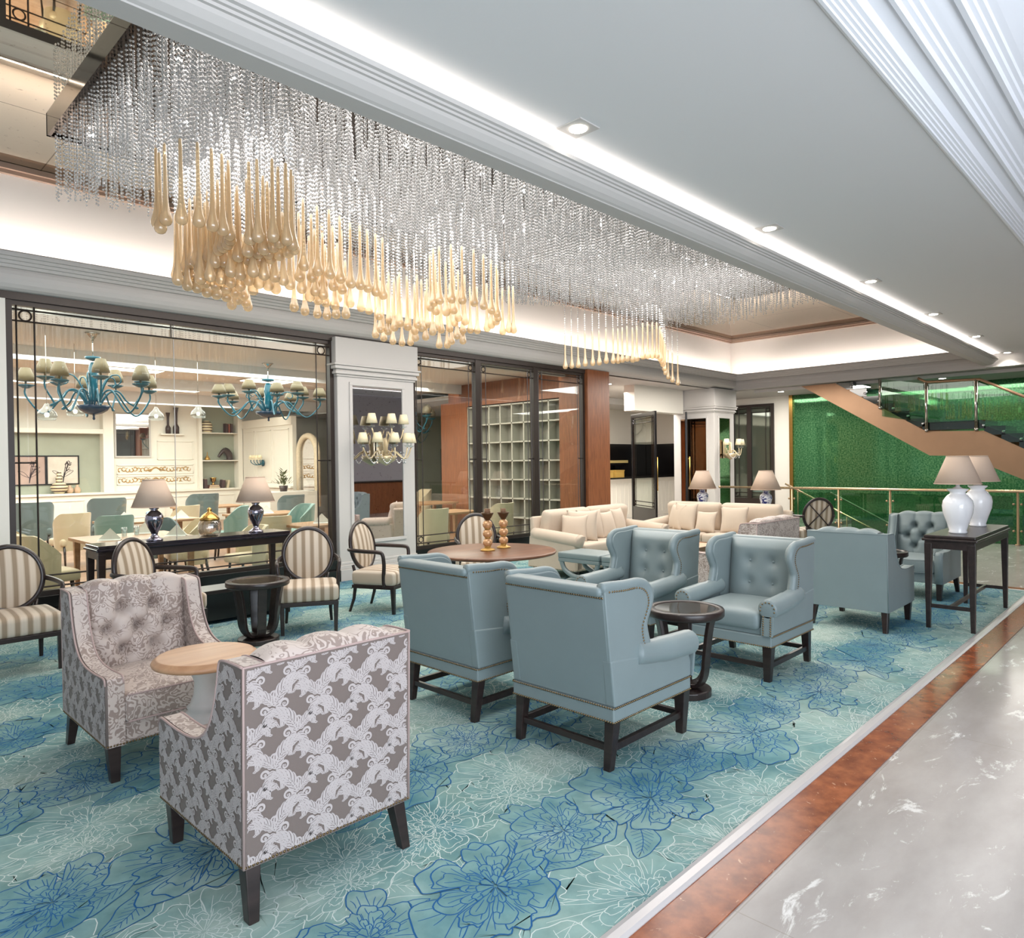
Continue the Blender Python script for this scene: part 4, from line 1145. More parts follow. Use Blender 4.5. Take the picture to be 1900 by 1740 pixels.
def candle_holder(loc, lab, h=1.0):
    t = empty('candle_holder', loc); tag(t, lab, 'candle holder', 'amber ball candle holders')
    b = MB(); b.lathe([(0, 0), (.075, 0), (.078, .01), (.06, .02), (.035, .03), (.03, .04), (0, .04)], 24); b.build('base', M['gold_leaf'], t)
    for k in range(3):
        b = MB(); b.ball((0, 0, .085 + k * .092), .052, 10, sz=.9); b.build('amber_ball', M['amber_bead'], t)
        b = MB(); b.lathe([(.03, .036 + k * .092), (.036, .042 + k * .092), (.03, .048 + k * .092)], 16); b.build('collar', M['gold_leaf'], t)
    b = MB(); b.lathe([(.02, .31), (.03, .325), (.045, .345), (.06, .375), (.068, .39), (.062, .39), (0, .36)], 20); b.build('bowl', plain('aged_bronze', (92, 68, 44), .45, .5), t)
    b = MB(); b.lathe([(0, .36), (.03, .36), (.03, .43), (0, .43)], 14); b.build('candle', plain('brown_wax', (112, 80, 54), .6), t)
    t.scale = (h, h, h)
    return t
candle_holder((4.97, 5.23, .752), 'amber ball candle holder on the round walnut table, front one of the pair')
candle_holder((5.24, 5.27, .752), 'amber ball candle holder on the round walnut table, rear one of the pair', .97)

def console(name, x0, x1, y0, y1, z, lab, shelf=None, stretch=True, topm=None):
    t = empty(name, ((x0 + x1) / 2, (y0 + y1) / 2, 0)); tag(t, lab, 'console table')
    hx, hy = (x1 - x0) / 2, (y1 - y0) / 2; DW = M['dark_wood']
    b = MB(); b.box(-hx + .015, hx - .015, -hy + .015, hy - .015, z - .03, z); b.box(-hx, hx, -hy, hy, z - .055, z - .03); b.build('table_top', topm or DW, t, bevel=.008)
    b = MB(); b.box(-hx + .02, hx - .02, -hy + .02, hy - .02, z - .13, z - .055); b.build('apron', DW, t, bevel=.004)
    for sx in (-1, 1):
        for sy in (-1, 1):
            b = MB(); b.taper((sx * (hx - .05), sy * (hy - .05), z - .08), (.032, .032), (sx * (hx - .045), sy * (hy - .045), 0), (.018, .018)); b.build('leg', DW, t, bevel=.003)
    if stretch:
        for sx in (-1, 1):
            b = MB(); b.box(sx * (hx - .047) - .012, sx * (hx - .047) + .012, -hy + .05, hy - .05, .20, .235); b.build('stretcher', DW, t)
        b = MB(); b.box(-hx + .05, hx - .05, -.012, .012, .20, .235); b.build('stretcher', DW, t)
    if shelf:
        b = MB(); b.box(-hx + .03, hx - .03, -hy + .03, hy - .03, shelf - .04, shelf); b.build('shelf', DW, t, bevel=.004)
        b = MB(); b.box(-hx + .05, hx - .05, -hy + .06, hy - .06, .04, shelf - .04); b.build('base_box', M['black'], t, bevel=.004)
    return t
TBLK = plain('gloss_black_top', (30, 26, 34), .08, 0, .7)
console('console_table', 1.95, 3.92, 7.32, 7.76, .92, 'long dark console in front of the window carrying two chrome lamps and a glass jar', .36, False, TBLK)
console('console_table', 7.62, 9.23, 1.47, 1.93, .90, 'tall dark console at the carpet edge carrying the two white lamps', None, True, None)
console('console_table', 11.05, 11.45, 4.75, 6.65, .80, 'dark console behind the corner sofa carrying the two blue and white lamps', None, False, None)

def lamp(loc, lab, group, base_prof, base_mat, sh, extra=None, name='table_lamp', panels=0):
    t = empty(name, loc); tag(t, lab, 'table lamp', group)
    b = MB(); b.lathe(base_prof, 32); b.build('lamp_base', base_mat, t)
    z0, z1, r0, r1 = sh
    b = MB(); b.lathe([(.012, base_prof[-1][1] - .01), (.012, z0 + .02)], 10); b.build('stem', base_mat if extra is None else extra, t)
    b = MB(); b.lathe([(r0, z0), (r1, z1)], panels or 40, smooth=not panels); b.lathe([(r1 * .97, z1 - .001), (r0 * .98, z0 + .001)], panels or 40)
    b.tube([(r0 * math.cos(2 * PI * k / 40), r0 * math.sin(2 * PI * k / 40), z0) for k in range(40)], .004, 5, closed=True); b.tube([(r1 * math.cos(2 * PI * k / 40), r1 * math.sin(2 * PI * k / 40), z1) for k in range(40)], .004, 5, closed=True)
    b.build('lamp_shade', M['shade_linen'], t, recalc=False)
    return t
mir_base = plain('crackled_mercury_glass', (150, 146, 160), .08, 1.0, .5, .35, 45, .25, 30)
pv = [(0, 0), (.075, 0), (.078, .012), (.05, .03), (.028, .055), (.034, .08), (.06, .13), (.08, .19), (.086, .225), (.075, .265), (.04, .295), (.03, .305), (.045, .32), (.04, .33), (0, .33)]
la = lamp((2.52, 7.50, .92), 'chrome vase lamp with linen shade on the window console, left of the glass jar', 'chrome vase lamps on the window console', pv, mir_base, (.34, .61, .205, .10))
place(la, False, (3.58, 7.50, .92), 0, 'chrome vase lamp with linen shade on the window console, right of the glass jar', None)
wv = [(0, 0), (.085, 0), (.09, .015), (.082, .03), (.105, .10), (.142, .20), (.15, .27), (.14, .32), (.10, .37), (.076, .385), (.074, .405), (.10, .425), (.102, .435), (.05, .44), (.02, .46), (.02, .50), (0, .50)]
lb = lamp((7.98, 1.70, .90), 'white ginger jar lamp on the tall console, the one nearer the camera', 'white ginger jar lamps', wv, M['white_ceramic'], (.485, .755, .225, .105), M['white_ceramic'])
lb.scale = (.9, .9, 1.0)
place(lb, False, (8.90, 1.71, .90), 0, 'white ginger jar lamp on the tall console, the one farther from the camera', None)
bw = marble('blue_white_porcelain', (226, 228, 234), (232, 234, 238), (40, 50, 120), None, .12, 9.0, (1, 1, 1), (0.5, 0.5, 0.5, 1), .3, .5, .03)
pb = [(0, 0), (.06, 0), (.065, .02), (.06, .05), (.085, .13), (.10, .20), (.095, .25), (.06, .29), (.045, .30), (.05, .325), (.055, .33), (0, .33)]
lc = lamp((11.25, 6.30, .80), 'blue and white porcelain lamp behind the corner sofa, in front of the mirrored pillar', 'blue and white porcelain lamps', pb, bw, (.35, .66, .24, .11))
place(lc, False, (11.25, 5.14, .80), 0, 'blue and white porcelain lamp behind the corner sofa, beside the railing', None)
t = empty('glass_jar', (3.07, 7.50, .92)); tag(t, 'ribbed glass jar with domed brass lid between the two lamps on the window console', 'jar')
b = MB(); b.lathe([(0, 0), (.085, 0), (.10, .02), (.112, .08), (.105, .14), (.09, .165), (.088, .17)], 36, ribs=12, rib=.05); b.build('jar_body', M['jar_glass'], t)
b = MB(); b.lathe([(.098, .165), (.10, .18), (.092, .195), (.07, .225), (.03, .25), (.018, .262), (.026, .275), (.02, .29), (0, .305)], 28); b.build('lid', M['brass'], t)

# x framed stools and the low coffee table
def stool(loc, rz, lab):
    t = empty('bench_stool', loc, rz); tag(t, lab, 'stool', 'pale blue x framed stools')
    b = MB(); b.rbox((0, 0, .435), (.34, .25, .038), .018, .01); b.build('seat', M['blue_leather'], t, weld=True)
    b = MB(); b.box(-.335, .335, -.245, .245, .35, .40); b.build('seat_frame', M['blue_leather'], t, bevel=.01)
    for sy in (-1, 1):
        b = MB()
        def band(pts):
            for dx in (-1,):
                b.tube(pts, .026, 6, flat=1.3)
        band(smooth_path([(-.30, sy * .215, .36), (-.25, sy * .215, .25), (-.12, sy * .215, .18), (0, sy * .215, .165), (.12, sy * .215, .18), (.25, sy * .215, .25), (.30, sy * .215, .36)], 4))
        band(smooth_path([(-.30, sy * .215, 0.0), (-.25, sy * .215, .07), (-.12, sy * .215, .13), (0, sy * .215, .145), (.12, sy * .215, .13), (.25, sy * .215, .07), (.30, sy * .215, 0.0)], 4))
        b.box(-.08, .08, sy * .215 - .02, sy * .215 + .02, .13, .18)
        b.build('curved_leg', M['blue_leather'], t)
    b = MB(); b.tube([(0, -.215, .155), (0, .215, .155)], .018, 8); b.build('stretcher', M['blue_leather'], t)
    return t
stool((7.25, 5.70, 0), R(90), 'pale blue x framed stool nearer the round walnut table')
stool((7.25, 4.99, 0), R(90), 'pale blue x framed stool next to the back of the far blue wing chair')
t = empty('coffee_table', (8.72, 5.28, 0)); tag(t, 'low brown coffee table with crossed legs in front of the cream sofas', 'coffee table')
b = MB(); b.box(-.62, .62, -.36, .36, .40, .44); b.build('table_top', M['oak'], t, bevel=.006)
b = MB(); b.box(-.63, .63, -.37, -.345, .385, .452); b.box(-.63, .63, .345, .37, .385, .452); b.box(-.63, -.605, -.345, .345, .385, .452); b.box(.605, .63, -.345, .345, .385, .452); b.build('tray_rim', plain('tan_lacquer', (120, 92, 66), .4), t, bevel=.004)
for sx in (-1, 1):
    for s_ in (-1, 1):
        b = MB(); b.tube([(sx * .5, -.30 * s_, 0.0), (sx * .5, .30 * s_, .39)], .024, 4, smooth=False); b.build('crossed_leg', plain('tan_lacquer_leg', (120, 92, 66), .4), t)
b = MB(); b.box(-.5, .5, -.015, .015, .18, .21); b.build('stretcher', M['oak'], t)
# dark low plinth table with a bronze handled door behind the window sofa
t = empty('corner_table', (10.3, 7.28, -.0)); tag(t, 'low dark corner table between the two cream sofas', 'side table')
b = MB(); b.box(-.36, .36, -.36, .36, .54, .58); b.build('table_top', M['dark_wood'], t, bevel=.006)
b = MB(); b.box(-.33, .33, -.33, .33, .08, .54); b.build('body', M['black'], t, bevel=.006)
b = MB(); b.box(-.35, .35, -.35, .35, 0, .08); b.build('plinth', M['dark_wood'], t)

# ------------------------------------------------------------------ crystal ceiling chandelier
def make_chandelier():
    X0, X1, Y0, Y1, ZB = 1.72, 11.5, 4.2, 7.62, 4.765
    root = empty('crystal_chandelier', ((X0 + X1) / 2, (Y0 + Y1) / 2, ZB))
    tag(root, 'huge rectangular crystal chandelier of beaded strands and amber glass drops under the mirrored ceiling', 'chandelier')
    ox, oy, oz = root.location
    b = MB(); b.box(X0 - ox, X1 - ox, Y0 - oy, Y1 - oy, 0.0, 4.85 - ZB); b.build('canopy', M['dark_steel'], root, bevel=.006)
    b = MB()
    for (x0, x1, y0, y1) in ((X0 - .03, X0, Y0 - .03, Y1 + .03), (X1, X1 + .03, Y0 - .03, Y1 + .03), (X0 - .03, X1 + .03, Y1, Y1 + .03), (X0 - .03, X1 + .03, Y0 - .03, Y0)):
        b.box(x0 - ox, x1 - ox, y0 - oy, y1 - oy, -.02, 4.85 - ZB)
    b.build('steel_rim', M['dark_steel'], root)
    rg = random.Random(11)
    # bulbs set in the canopy
    first = None; nb = 0
    for i in range(18):
        for j in range(4):
            x = X0 + .3 + (X1 - X0 - .6) * i / 17 + rg.uniform(-.08, .08); y = Y0 + .4 + (Y1 - Y0 - .7) * j / 3 + rg.uniform(-.08, .08)
            if first is None:
                m = MB(); m.ball((0, 0, 0), .02, 6); first = m.build('bulb', M['bulb'], root); o = first
            else:
                o = first.copy(); COL.objects.link(o)
            o.location = (x - ox, y - oy, -.035)
    # amber drops; positions follow the wavy rows of the photo
    rows = [
     [(292, 424), (308, 419), (337, 417), (369, 422), (395, 430), (414, 438), (426, 447), (427, 456), (422, 464), (414, 470), (406, 475), (397, 481), (387, 488), (374, 492), (364, 497), (354, 500), (345, 506), (337, 512), (331, 516), (327, 521), (298, 434)],
     [(464, 455), (479, 451), (507, 450), (532, 456), (542, 465), (518, 461), (507, 469), (490, 474), (498, 481), (479, 481), (469, 484), (460, 478), (502, 490), (518, 484), (535, 479), (545, 473), (461, 493), (481, 493), (489, 500), (465, 500), (442, 487), (440, 495), (417, 498), (419, 504), (399, 498), (402, 505), (382, 510), (370, 512), (360, 520), (352, 526), (345, 532)],
     [(556, 523), (564, 503), (590, 512), (612, 518), (632, 526), (651, 535), (669, 538), (683, 543), (698, 550), (711, 556), (579, 524), (599, 536), (619, 540), (635, 546), (627, 562), (650, 571), (670, 579), (685, 584), (703, 594), (722, 601), (739, 608), (757, 614)],
     [(546, 579), (566, 586), (589, 591), (607, 594), (624, 592), (642, 592), (575, 560), (590, 566), (605, 570), (622, 575), (585, 550), (560, 545), (600, 556)],
     [(805, 569), (816, 565), (838, 563), (858, 565), (880, 569), (898, 575), (912, 583), (922, 589), (924, 597), (921, 604), (912, 610), (904, 616), (799, 578), (809, 585), (828, 587), (842, 583), (851, 597), (863, 604), (873, 619), (886, 620), (835, 617), (811, 614), (819, 619), (793, 609), (844, 606), (859, 620), (933, 622), (945, 618), (953, 619)],
     [(697, 628), (712, 634), (729, 640), (746, 643), (762, 642), (771, 634), (732, 615), (742, 607), (756, 612), (775, 610), (783, 616), (803, 623), (815, 647), (830, 647), (848, 630), (859, 639), (790, 632), (770, 622), (720, 622), (706, 618), (838, 640)],
     [(1049, 685), (1061, 684), (1073, 683), (1086, 680), (1100, 679), (1112, 678), (1125, 675), (1138, 675), (1147, 675), (1155, 673), (1164, 671), (1174, 673), (1182, 671), (1193, 667), (1202, 666), (1211, 666), (1219, 666), (1225, 671), (1228, 676), (1230, 681), (1233, 689), (1235, 696), (1240, 704), (1248, 710), (1258, 715)],
     [(330, 530), (348, 540), (366, 544), (384, 552), (402, 556), (420, 560), (440, 566), (456, 570), (400, 540), (420, 545), (380, 535), (436, 552), (452, 558), (372, 528), (390, 523), (410, 528), (428, 534), (446, 540), (470, 548), (462, 530), (480, 536), (498, 540), (512, 546), (446, 520), (428, 515), (470, 515), (490, 520), (510, 524), (526, 530), (538, 538), (430, 575), (460, 578)],
    ]
    zr = [3.18, 3.10, 3.12, 3.02, 3.14, 3.02, 3.16, 3.00]
    f, yaw, pit, rol = 1303.94, R(44.3959), R(-0.50639), R(-0.78738)
    cyw, syw, cp, sp = math.cos(yaw), math.sin(yaw), math.cos(pit), math.sin(pit)
    fw = Vector((cyw * cp, syw * cp, sp)); r = Vector((syw, -cyw, 0)); u = r.cross(fw)
    r2 = r * math.cos(rol) + u * math.sin(rol); u2 = r2.cross(fw)
    pts = []
    for row, z in zip(rows, zr):
        for (px, py) in row:
            d = fw + r2 * ((px - 950) / f) - u2 * ((py - 870) / f)
            zz = z + rg.uniform(-.015, .015)
            t = (zz - 1.65) / d.z
            x, y = t * d.x, t * d.y
            # keep the rows under the canopy
            for _ in range(40):
                if y > Y1 - .05 or x > X1 - .05: zz -= .02
                elif y < Y0 + .05 or x < X0 + .03: zz += .02
                else: break
                t = (zz - 1.65) / d.z; x, y = t * d.x, t * d.y
            pts.append((x, y, zz))
    m = MB(); m.lathe([(0, 0), (.018, .003), (.032, .013), (.040, .030), (.0415, .048), (.037, .068), (.029, .095), (.022, .13), (.017, .18), (.014, .26), (.0125, .36), (.0115, .48), (.011, .54), (.004, .55), (0, .55)], 14)
    pts.sort(key=lambda p: p[0] ** 2 + p[1] ** 2)
    d0 = None; rest = MB()
    tops = []
    for i, (x, y, z) in enumerate(pts):
        tops.append((x, y, z + .55))
        if i < 100:
            if d0 is None: d0 = m.build('glass_drop', M['amber_drop'], root); o = d0
            else: o = d0.copy(); COL.objects.link(o)
            o.location = (x - ox, y - oy, z - oz)
        else:
            rest.add([(v[0] + x - ox, v[1] + y - oy, v[2] + z - oz) for v in m.v], m.f, 0, True)
    o = rest.build('glass_drop_rows', M['amber_drop'], root, recalc=False); o['kind'] = 'stuff'
    # beaded strands: faceted beads threaded at even steps
    tv = np.array([(1, 0, 0), (0, 1, 0), (-1, 0, 0), (0, -1, 0), (0, 0, 1.15), (0, 0, -1.15)]) * .0125
    tf = np.array([(0, 1, 4), (1, 2, 4), (2, 3, 4), (3, 0, 4), (1, 0, 5), (2, 1, 5), (3, 2, 5), (0, 3, 5)])
    def bead_mesh(name, centers, angs):
        n = len(centers); c = np.asarray(centers); a = np.asarray(angs)
        ca, sa = np.cos(a), np.sin(a)
        V = np.empty((n, 6, 3))
        V[:, :, 0] = c[:, None, 0] + tv[None, :, 0] * ca[:, None] - tv[None, :, 1] * sa[:, None]
        V[:, :, 1] = c[:, None, 1] + tv[None, :, 0] * sa[:, None] + tv[None, :, 1] * ca[:, None]
        V[:, :, 2] = c[:, None, 2] + tv[None, :, 2]
        F = tf[None] + (np.arange(n) * 6)[:, None, None]
        me = bpy.data.meshes.new(name)
        me.vertices.add(n * 6); me.vertices.foreach_set('co', V.ravel())
        me.loops.add(n * 24); me.loops.foreach_set('vertex_index', F.ravel().astype(np.int32))
        me.polygons.add(n * 8); me.polygons.foreach_set('loop_start', np.arange(0, n * 24, 3, dtype=np.int32))
        me.materials.append(M['crystal']); me.update(calc_edges=True)
        return me
    step = .034
    strands = []
    sx, sy = .086, .086
    nx, ny = int((X1 - X0 - .06) / sx), int((Y1 - Y0 - .06) / sy)
    for i in range(nx + 1):
        for j in range(ny + 1):
            x = X0 + .03 + (X1 - X0 - .06) * i / nx; y = Y0 + .03 + (Y1 - Y0 - .06) * j / ny
            if 0 < i < nx: x += rg.uniform(-.026, .026)
            if 0 < j < ny: y += rg.uniform(-.026, .026)
            L_ = .63 + .10 * math.sin(x * 1.1 + .6) + .05 * math.sin(y * 2.1 + x * .7) + rg.uniform(-.02, .02)
            strands.append([x, y, L_])
    for (x, y, zt) in tops: strands.append([x, y, ZB - zt])
    vis = sorted([s for s in strands if s[1] > (ZB - s[2] - 1.65) * 1.72], key=lambda s: (s[0] ** 2 + s[1] ** 2))
    near = vis[:100]; nid = set(id(s) for s in near)
    for s in near:
        n = int(s[2] / step)
        me = bead_mesh('crystal_strand', [(0, 0, -step * (k + .6)) for k in range(n)], [rg.uniform(0, 6.28) for k in range(n)])
        o = bpy.data.objects.new('crystal_strand', me); COL.objects.link(o); o.parent = root; o.location = (s[0] - ox, s[1] - oy, 0)
    C_ = []; A_ = []
    for s in strands:
        if id(s) in nid: continue
        for k in range(int(s[2] / step)):
            C_.append((s[0] - ox, s[1] - oy, -step * (k + .6))); A_.append(rg.uniform(0, 6.28))
    o = bpy.data.objects.new('crystal_strand_field', bead_mesh('crystal_strand_field', C_, A_)); COL.objects.link(o); o.parent = root; o['kind'] = 'stuff'
make_chandelier()

# ------------------------------------------------------------------ restaurant behind the glass
def barrel_chair(mat, seatmat=None):
    root = empty('dining_chair'); tag(root, cat='dining chair', group='upholstered dining chairs behind the glass')
    def shell(u, v):
        a = R(-118 + 236 * u)
        side = abs(2 * u - 1)
        top = .90 - .30 * max(0, side - .45) ** 1.2 * 1.6
        z = .26 + v * (top - .26)
        fl = 1 + .10 * v ** 3 * (1 - side) + .05 * v
        return (.27 * fl * math.sin(a), .24 * fl * math.cos(a) * 1.0 + .02, z)
    def shell_in(u, v):
        x, y, z = shell(u, v); return (x * .82, y * .80, z)
    b = MB(); b.grid(24, 8, shell); b.grid(24, 8, shell_in)
    w = [shell(i / 24, 1) for i in range(25)]; w2 = [shell_in(i / 24, 1) for i in range(25)]
    b.add(w + w2, [(i, i + 1, 26 + i, 25 + i) for i in range(24)], 0, True)
    for i in (0, 1):
        e = [shell(i, v / 8) for v in range(9)]; e2 = [shell_in(i, v / 8) for v in range(9)]
        b.add(e + e2, [(k, k + 1, 10 + k, 9 + k) for k in range(8)], 0, True)
    b.build('backrest', mat, root)
    b = MB(); b.rbox((0, -.05, .40), (.245, .26, .065), .04, .02); b.build('seat', seatmat or mat, root, weld=True)
    for sx in (-1, 1):
        for y0, y1 in ((-.22, -.25), (.17, .24)):
            b = MB(); b.tube([(sx * .19, y0, .36), (sx * .21, y1, 0)], [.024, .014], 6); b.build('leg', M['dark_wood'], root)
    return root
cream = barrel_chair(M['cream_velvet']); teal = barrel_chair(M['teal_velvet']); grey = barrel_chair(M['grey_velvet'])
G_C = 'upholstered dining chairs behind the glass'
first = {'c': True, 't': True, 'g': True}; proto = {'c': cream, 't': teal, 'g': grey}
for k, x, y, rz, sc, lab in (
    ('g', 3.2, 16.0, 170, 1.15, 'grey teal dining chair near the framed flower pictures, back turned to the glass'),
    ('c', 3.35, 14.0, 190, 1.0, 'cream dining chair with its back to the glass between the two big grey teal chairs'),
    ('g', 4.35, 15.6, 175, 1.2, 'wide grey teal dining chair in front of the striped vase ledge'),
    ('t', 3.66, 12.75, 175, 1.0, 'teal dining chair with its back to the glass behind the near napkin table'),
    ('c', 2.05, 9.75, 95, 1.0, 'cream dining chair facing right at the near napkin table, closest to the left edge'),
    ('c', 2.05, 10.6, 80, 1.0, 'cream dining chair just behind the near left one, partly hidden by the glazing bar'),
    ('c', 4.02, 10.55, -100, 1.0, 'cream dining chair seen behind the ribbed glass jar'),
    ('c', 4.55, 9.75, -85, .9, 'cream dining chair close to the glass under the long window console'),
    ('c', 5.47, 14.6, 200, 1.0, 'small cream dining chair far behind the first linen lamp shade'),
    ('g', 6.3, 15.8, 180, 1.2, 'grey teal dining chair below the white shelves with books'),
    ('t', 5.55, 12.6, -120, 1.05, 'teal dining chair between the jar and the second lamp, seen from its side'),
    ('g', 8.1, 15.2, 180, 1.1, 'grey teal dining chair just right of the second linen lamp shade'),
    ('c', 5.15, 10.25, 170, 1.0, 'cream dining chair behind the second chrome lamp base'),
    ('t', 6.55, 12.0, -90, 1.05, 'teal dining chair beside the mirrored pillar behind the glass'),
    ('c', 7.66, 9.45, 175, 1.0, 'cream dining chair with its back to the glass just right of the mirrored pillar'),
    ('c', 11.6, 14.8, -100, 1.1, 'cream dining chair far off beside the timber panel'),
    ('c', 9.45, 9.62, 180, 1.0, 'cream dining chair with its back to the glass left of the window sofa'),
    ('g', 4.1, 11.75, 20, .95, 'grey teal dining chair beyond the napkin table, only its back showing')):
    o = place(proto[k], first[k], (x, y, -.011), R(rz), lab, G_C); first[k] = False; o.scale = (sc, sc, sc)

def dining_table(x, y, wx, wy, lab):
    t = empty('dining_table', (x, y, -.011)); tag(t, lab, 'dining table', 'oak dining tables behind the glass')
    b = MB(); b.box(-wx / 2, wx / 2, -wy / 2, wy / 2, .72, .76); b.build('table_top', M['table_oak'], t, bevel=.005)
    for sx in (-1, 1):
        for sy in (-1, 1):
            b = MB(); b.taper((sx * (wx / 2 - .08), sy * (wy / 2 - .08), .72), (.035, .035), (sx * (wx / 2 - .08), sy * (wy / 2 - .08), 0), (.022, .022)); b.build('leg', M['table_oak'], t)
    return t
TB = [(3.1, 10.0, 1.2, 1.25, 'oak dining table laid with napkins right behind the glass at the left'), (4.3, 13.1, 1.5, .9, 'oak dining table carrying the blue glass bowl'),
      (6.7, 16.4, 1.4, .9, 'oak dining table far back under the white shelves'), (6.35, 12.9, 1.3, .9, 'oak dining table seen behind the second linen lamp shade'),
      (5.65, 9.86, .8, .8, 'small oak dining table at the right end of the big window'), (10.4, 13.0, 1.2, .9, 'oak dining table seen through the window right of the pillar'), (8.75, 10.2, .9, .8, 'oak dining table behind the walnut table, past the narrow windows')]
for a in TB: dining_table(*a)
def napkin(x, y, rz, first, lab):
    b = MB()
    b.add([(-.13, 0, .012), (.13, 0, .012), (0, .02, .15), (-.11, .10, .0), (.11, .10, .0), (-.13, -.06, 0), (.13, -.06, 0)], [(0, 1, 2), (0, 2, 3), (1, 4, 2), (2, 4, 3), (5, 6, 1, 0)])
    o = b.build('napkin', M['napkin'], loc=(x, y, .752), rz=R(rz)); tag(o, lab, 'napkin', 'folded napkins on the dining tables'); return o
for i, (x, y, rz, lab) in enumerate(((2.75, 9.75, -30, 'folded white napkin at the left end of the near dining table'), (3.35, 10.35, -25, 'folded white napkin at the back of the near dining table'),
      (3.5, 9.62, -40, 'folded white napkin close to the chrome lamp foot'), (3.95, 13.2, -20, 'folded white napkin left of the blue glass bowl'), (4.8, 12.95, -30, 'folded white napkin right of the blue glass bowl'),
      (6.3, 12.75, -30, 'folded white napkin beside the second linen lamp shade'), (5.75, 9.8, -30, 'folded white napkin on the small table at the end of the big window'), (6.6, 16.3, -20, 'folded white napkin on the table below the shelves'))):
    napkin(x, y, rz, i == 0, lab)
def glass(x, y, lab):
    b = MB(); b.lathe([(.026, 0), (.03, .005), (.036, .12), (.034, .12), (.027, .008)], 16)
    tag(b.build('water_glass', M['clear_glass'], loc=(x, y, .752)), lab, 'glass', 'water glasses on the near dining table')
glass(3.02, 10.1, 'clear water glass on the near dining table, left one of the pair'); glass(3.2, 10.2, 'clear water glass on the near dining table, right one of the pair')
b = MB(); b.lathe([(0, 0), (.05, .002), (.09, .05), (.10, .10), (.085, .14), (.08, .14), (.09, .10), (.08, .05), (0, .012)], 20); tag(b.build('glass_bowl', plain('pale_blue_glass', (120, 160, 190), .08, .1, .8), loc=(4.35, 13.05, .752)), 'pale blue glass bowl on a dining table beside the first linen lamp shade', 'bowl')

# blue glass chandeliers
def blue_chandelier(shade=True):
    root = empty('blue_chandelier'); tag(root, cat='chandelier', group='turquoise glass chandeliers in the restaurant')
    BG = M['blue_glass']
    b = MB(); b.lathe([(0, 1.06), (.015, 1.06), (.02, 1.10), (.07, 1.17), (.10, 1.19), (0, 1.19)], 18); b.lathe([(.007, .84), (.007, 1.07)], 8); b.build('ceiling_rose', M['steel'], root)
    b = MB(); b.lathe([(0, .24), (.05, .24), (.065, .27), (.05, .31), (.06, .36), (.055, .5), (.065, .62), (.05, .74), (.03, .78), (0, .79)], 18, ribs=9, rib=.06); b.lathe([(0, .80), (.04, .81), (.10, .83), (.105, .86), (.03, .865), (0, .865)], 18); b.build('stem', BG, root)
    b = MB(); b.lathe([(0, .05), (.10, .07), (.18, .12), (.215, .18), (.20, .185), (0, .16)], 24, ribs=12, rib=.03); b.lathe([(0, -.02), (.02, .0), (.012, .03), (.02, .06)], 10); b.build('bowl', M['deep_blue_glass'], root)
    for k in range(10):
        a = 2 * PI * k / 10 + .2
        ca, sa = math.cos(a), math.sin(a)
        rr, zz = (.84, .0) if k % 2 == 0 else (.64, .08)
        p = smooth_path([(.08, .18), (.20, .36), (.33, .38), (.44, .24), (.58, .08 + zz), (.76 * rr / .92, .10 + zz), (rr, .30 + zz), (rr + .01, .40 + zz)], 5)
        b = MB(); b.tube([(q * ca, q * sa, z) for q, z in p], .013, 6); arm = b.build('arm', BG, root)
        b = MB(); b.lathe([(0, .40 + zz), (.04, .405 + zz), (.11, .44 + zz), (.115, .45 + zz), (.03, .43 + zz), (0, .43 + zz)], 14, (rr * ca, rr * sa, 0)); b.build('drip_pan', BG, arm)
        b = MB(); b.lathe([(.11, .50 + zz), (.10, .58 + zz), (.06, .68 + zz), (.055, .68 + zz), (.095, .57 + zz)], 16, (rr * ca, rr * sa, 0), ribs=16, rib=.03); b.lathe([(.015, .43 + zz), (.015, .52 + zz)], 6, (rr * ca, rr * sa, 0)); b.build('lamp_shade', M['shade_gold'], arm)
    for k in range(5):
        a = 2 * PI * k / 5 + .5
        ca, sa = math.cos(a), math.sin(a)
        p = smooth_path([(.07, .20), (.14, .42), (.24, .58), (.36, .60), (.40, .52), (.35, .47), (.31, .50)], 5)
        b = MB(); b.tube([(q * ca, q * sa, z) for q, z in p], [.013 * (1 - .5 * i / (len(p) - 1)) for i in range(len(p))], 6); b.build('scroll', BG, root)
    return root
bc_ = blue_chandelier()
for i, (x, y, z, rz, lab) in enumerate(((2.97, 11.15, 2.35, 0, 'turquoise glass chandelier with gold shades hanging at the left of the restaurant'), (6.2, 12.4, 2.50, 25, 'turquoise glass chandelier hanging in front of the mirrored pillar, second from the left'),
      (10.6, 14.2, 2.37, 50, 'turquoise glass chandelier seen past the right edge of the mirrored pillar'), (14.2, 19.0, 2.3, 10, 'small distant turquoise chandelier seen through the window right of the pillar'))):
    o = place(bc_, i == 0, (x, y, z), R(rz), lab, 'turquoise glass chandeliers in the restaurant')
    o.scale = ((.96, .96, 1.015), (1.1, 1.1, .89), (1, 1, 1), (1, 1, 1))[i]
def pendant(x, y, z, lab):
    t = empty('glass_pendant', (x, y, z)); tag(t, lab, 'pendant lamp', 'clear glass bell pendants')
    b = MB(); b.lathe([(.105, 0), (.12, .05), (.10, .11), (.05, .16), (.03, .20), (.02, .22)], 20); b.build('bell', M['clear_glass'], t)
    b = MB(); b.tube([(0, 0, .22), (0, 0, RZ - z - .01)], .004, 5); b.build('cord', M['steel'], t)
    b = MB(); b.ball((0, 0, .07), .03, 6); b.build('bulb', emit('pendant_bulb', (255, 240, 220), 6), t)
